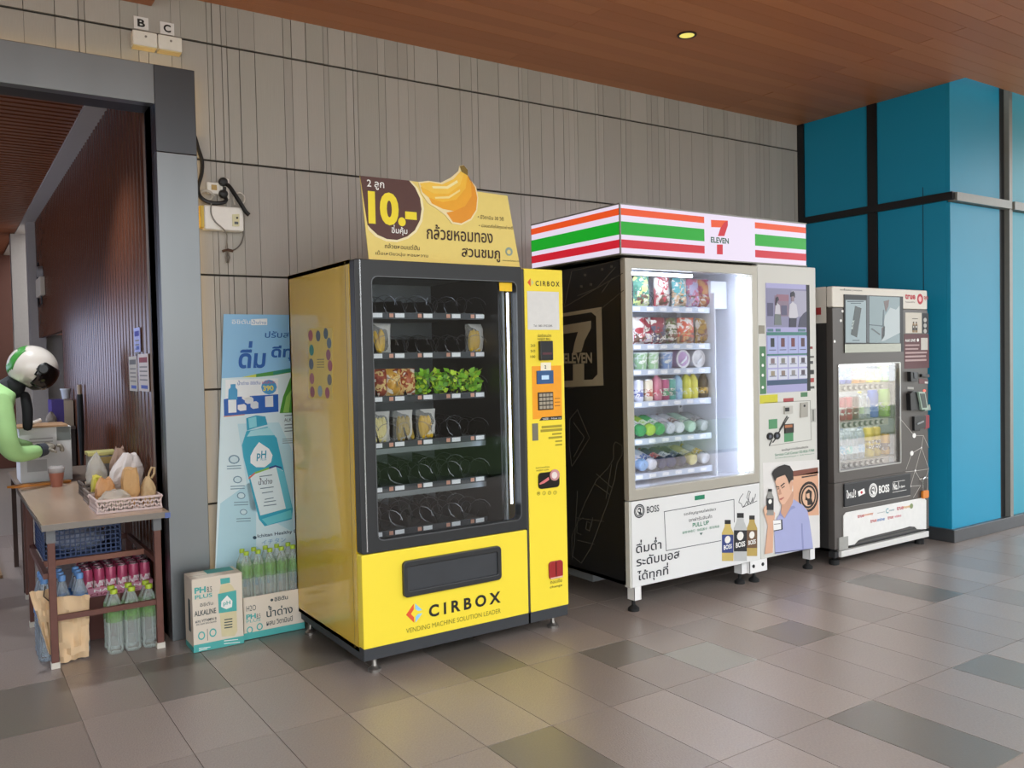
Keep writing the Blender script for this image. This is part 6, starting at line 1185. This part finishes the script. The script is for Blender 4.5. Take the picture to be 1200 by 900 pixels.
y_, z_ = WX(95, 505, .95); t = thing('black_umbrella', 'black closed umbrella with pale handle hanging on the fluted wall', 'umbrella', (.955, y_, .6)); MB().tube([(.95, y_, 1.28), (.95, y_, 1.0), (.95, y_, .62)], [.022, .026, .008], 8).build('canopy', mat('0f0f10', .7), t, True); MB().tube([(.95, y_, 1.28), (.95, y_, 1.36)], .018, 8).build('handle', mat('a8927a', .5), t, True)
# notices on the fluted wall and socket box high up
for c, k, (ya, za), (yb, zb5), lb_ in (('c3bdb8', '6a6a70', (5.75, 1.562), (5.50, 1.35), 'grey paper notice on the fluted wall, left one of the lower pair'), ('cfc6c4', '8a3a48', (5.44, 1.572), (5.16, 1.355), 'paper notice with maroon heading on the fluted wall'), ('a8aee0', '3a3f9a', (5.55, 1.73), (5.37, 1.585), 'small blue and white notice above the other two on the fluted wall')):
    t = thing('paper_notice', lb_, 'notice', (.98, (ya+yb)/2, zb5)); bx('paper', mat(c, .6), t, .9785, .9815, yb, ya, zb5, za); bx('heading', mat(k, .6), t, .9778, .9785, yb+.02, ya-.02, za-.05, za-.02)
    for j in range(4): bx('print_line', mat('7d7a7c', .6), t, .9779, .9785, yb+.03, ya-.03, za-.08-.025*j, za-.072-.025*j)
    bx('footer_print', mat('4a5fae', .6), t, .9778, .9785, yb+.03, ya-.06, zb5+.015, zb5+.035)
y0_, z0_ = WX(46, 332, .98); t = thing('wall_junction_box', 'cream junction box with round fitting high on the fluted wall', 'electrical box', (.975, 10.9, 2.3)); bx('box_body', mat('c9bda8', .5), t, .93, .979, 10.55, 11.05, 2.30, 2.50, .006); MB().lathe([(.06, -.05), (.07, 0)], (.979, 10.8, 2.57), 14, 'x').build('round_fitting', mat('8f8a84', .4), t, True); MB().tube([(.96, 11.0, 2.7), (.955, 11.05, 2.6), (.955, 11.1, 2.35), (.955, 11.0, 2.2), (.955, 10.7, 2.22), (.955, 10.7, 2.3)], .01, 6).build('cord', BLACK, t, True)
o = MB().box(-.16, .16, -.5, .5, 0, .02).build('floor_mat', mat('8a6a4a', .8), None, loc=(.16, 7.6, .001)); tag(o, 'brown flattened cardboard lying on the corridor floor', 'cardboard')

# ---------------------------------------------------------------- rider bending over the table
SKIN_ROOT = None
def skin(name, nodes, edges, m, parent, sub=2, root=0):
    me = bpy.data.meshes.new(name); me.from_pydata([n[:3] for n in nodes], edges, []); me.materials.append(m)
    o = bpy.data.objects.new(name, me); link(o, parent)
    s = o.modifiers.new('skin', 'SKIN'); s.use_smooth_shade = True
    for i, n in enumerate(nodes):
        r = n[3]; me.skin_vertices[0].data[i].radius = r if isinstance(r, tuple) else (r, r); me.skin_vertices[0].data[i].use_root = i == root
    if sub: q = o.modifiers.new('sub', 'SUBSURF'); q.levels = sub; q.render_levels = sub
    return o
pe = thing('person', 'person in light green jacket and white helmet bending over the table', 'person', (.12, 6.5, 0))
GJ = mat('aad78f', .7, 0, .12, 7, .15, name='light_green_jacket'); DK = mat('1d1f24', .7, 0, .1, 9); YP = 6.30
# trousers and boots: one body mesh; jacket as clothing
skin('body', [(.10, YP, .93, .15), (.05, YP-.11, .85, .095), (.05, YP-.12, .48, .065), (.02, YP-.12, .12, .05), (.12, YP-.13, .04, .045), (.05, YP+.11, .85, .095), (.07, YP+.12, .48, .065), (.04, YP+.12, .12, .05), (.14, YP+.13, .04, .045),
    (.17, YP, 1.10, .145), (.27, YP, 1.28, .15), (.35, YP, 1.38, .06), (.43, YP, 1.44, .075)], [(0, 1), (1, 2), (2, 3), (3, 4), (0, 5), (5, 6), (6, 7), (7, 8), (0, 9), (9, 10), (10, 11), (11, 12)], DK, pe)
skin('jacket', [(.09, YP, .97, (.19, .16)), (.17, YP, 1.14, (.2, .165)), (.26, YP, 1.29, (.2, .16)), (.34, YP, 1.385, (.10, .085)),
    (.29, YP-.19, 1.30, .085), (.32, YP-.23, 1.05, .072), (.36, YP-.2, .965, .062), (.44, YP-.14, .965, .052), (.515, YP-.08, .975, .042),
    (.27, YP+.19, 1.28, .085), (.30, YP+.23, 1.05, .07), (.42, YP+.2, .98, .055), (.50, YP+.16, .98, .042)],
    [(0, 1), (1, 2), (2, 3), (2, 4), (4, 5), (5, 6), (6, 7), (7, 8), (2, 9), (9, 10), (10, 11), (11, 12)], GJ, pe)
MB().tube([(.505, YP-.085, .974), (.545, YP-.06, .98)], [.046, .040], 12).build('cuff', mat('3d4048', .8), pe, True)
skin('neck_warmer', [(.34, YP, 1.36, .082), (.41, YP-.01, 1.40, .085), (.455, YP-.02, 1.385, .07)], [(0, 1), (1, 2)], mat('15161a', .85), pe)
skin('scarf_tail', [(.44, YP-.05, 1.36, .03), (.455, YP-.06, 1.24, .035), (.45, YP-.06, 1.10, .03)], [(0, 1), (1, 2)], mat('121316', .85), pe, 1)
# gloved hand with five fingers
GL = mat('8d8578', .8, 0, .95, 70, name='patterned_glove'); h0 = Vector((.565, YP-.05, .99))
gl = skin('glove', [tuple(h0-Vector((.025, .008, .008)))+(.030,), tuple(h0)+((.036, .026),), tuple(h0+Vector((.035, .01, .002)))+((.036, .024),)], [(0, 1), (1, 2)], GL, pe)
for i, (dy, L) in enumerate(((-.030, .040), (-.010, .048), (.012, .046), (.032, .038))):
    b_ = h0+Vector((.045, .01+dy, .004)); skin('finger', [tuple(b_)+(.0105,), tuple(b_+Vector((L*.5, 0, .006)))+(.010,), tuple(b_+Vector((L*.8, 0, -.014)))+(.009,), tuple(b_+Vector((L*.75, 0, -.042)))+(.008,)], [(0, 1), (1, 2), (2, 3)], GL, gl, 1)
b_ = h0+Vector((-.004, -.034, -.008)); skin('thumb', [tuple(b_)+(.013,), tuple(b_+Vector((.022, -.022, -.012)))+(.011,), tuple(b_+Vector((.048, -.024, -.024)))+(.009,)], [(0, 1), (1, 2)], GL, gl, 1)
skin('glove', [(.545, YP+.14, .985, .036), (.585, YP+.12, .98, .034), (.625, YP+.11, .965, .02)], [(0, 1), (1, 2)], GL, pe)
# head: face, helmet shell, visor
hc = Vector((.495, YP-.02, 1.505)); tilt = Matrix.Rotation(math.radians(33), 3, 'Y')
def ball(rx, ry, rz, keep, n=48, m_=36, thick=0):
    vs = []; fs = []; idx = {}
    for j in range(m_+1):
        for i in range(n):
            th = math.pi*j/m_; ph = 2*math.pi*i/n; p = Vector((rx*math.sin(th)*math.cos(ph), ry*math.sin(th)*math.sin(ph), rz*math.cos(th))); idx[(j, i)] = len(vs); vs.append(p)
    for j in range(m_):
        for i in range(n):
            q = [idx[(j, i)], idx[(j+1, i)], idx[(j+1, (i+1) % n)], idx[(j, (i+1) % n)]]
            c = sum((vs[k] for k in q), Vector())/4
            if keep(c): fs.append(tuple(q))
    return [tuple(hc+tilt @ v) for v in vs], fs
v_, f_ = ball(.085, .075, .11, lambda c: True); fc = MB().add([(x+.01, y, z-.01) for x, y, z in v_], f_).build('head', mat('9a6f58', .6), pe, True)
nz = [tuple(hc+tilt @ Vector(p)) for p in ((.088, 0, .0), (.108, 0, -.03), (.09, .014, -.035), (.09, -.014, -.035))]; MB().add(nz, [(0, 3, 1), (0, 1, 2), (1, 3, 2), (0, 2, 3)]).build('nose', mat('9a6f58', .6), fc)
for s in (-1, 1): e = hc+tilt @ Vector((.088, .028*s, .012)); MB().lathe([(.002, -.008), (.011, -.004), (.011, .004), (.002, .008)], tuple(e), 8).build('eye', mat('2a201c', .3), fc, True)
bk = hc+tilt @ Vector((.085, 0, -.06)); MB().box(bk.x-.006, bk.x+.006, bk.y-.022, bk.y+.022, bk.z-.005, bk.z+.005).build('mouth', mat('7a4a42', .5), fc)
HW = mat('ded6cc', .25, 0, .03, 5, coat=.5, name='white_helmet_shell')
def shell(keep, nm, m, s=1.0, par=None):
    v, f = ball(.150*s, .125*s, .142*s, keep); o = MB().add(v, f).build(nm, m, par or pe, True); sd = o.modifiers.new('thickness', 'SOLIDIFY'); sd.thickness = .014; sd.offset = -1; return o
face_open = lambda c: c.x > .045 and c.z < .035
hs_ = shell(lambda c: not face_open(c) and c.z > -.115, 'helmet_shell', HW)
shell(lambda c: not face_open(c) and c.x < -.05 and c.z > -.10 and abs(c.y) < .13 and -.135 < c.x < -.10, 'green_stripe', mat('3f8f3a', .4), 1.006, hs_)
shell(lambda c: c.x > -.02 and -.12 < c.z < -.075, 'chin_bar', mat('1a1b1d', .5), 1.0, hs_)
shell(lambda c: c.x > .03 and -.10 < c.z < .06, 'visor', mat('0c0d10', .12, 0, coat=.6), 1.06, hs_)
pv = hc+tilt @ Vector((.045, -.128, .02)); MB().lathe([(.034, .012), (.034, 0), (.026, -.008)], tuple(pv), 14, 'y').build('visor_pivot', mat('1a1b1d', .4), hs_, True)
v2 = [tuple(hc+tilt @ Vector(p)) for p in ((.03, -.129, .06), (.075, -.12, .045), (.05, -.13, -.03), (.01, -.132, .0))]; MB().add(v2+[(x, y+.01, z) for x, y, z in v2], [(0, 1, 2, 3), (7, 6, 5, 4), (0, 4, 5, 1), (1, 5, 6, 2), (2, 6, 7, 3), (3, 7, 4, 0)]).build('side_vent', mat('141518', .4), hs_)

# ---------------------------------------------------------------- unseen ground, and shapes added to darken the machine glass
ob = MB().box(5.4, 16.6, -8.2, -6.0, 0, 4.2).build('wall_opposite_blocker', mat('4a433c', .7, 0, .15, 1.5, name='opposite_blocker_brown')); tag(ob, kind='structure')  # unseen block, sized to keep bright sky out of the door glass
for xa_, xb_ in ((9.6, 44), (-34, -6.2)):
    oq = MB().box(xa_, xb_, -1.6, 14, -.2, -.02).build('ground_terrace', mat('8f8880', .6, 0, .1, 2, name='terrace_paving')); tag(oq, kind='structure')
ol = MB().box(3.4, 34, -6.0, -1.62, -.02, .03).build('ground_added_lawn', mat('2f4520', .9, 0, .3, 8, .3, name='added_lawn_green')); tag(ol, kind='structure')  # dark green ground added so less glare mirrors in the glass
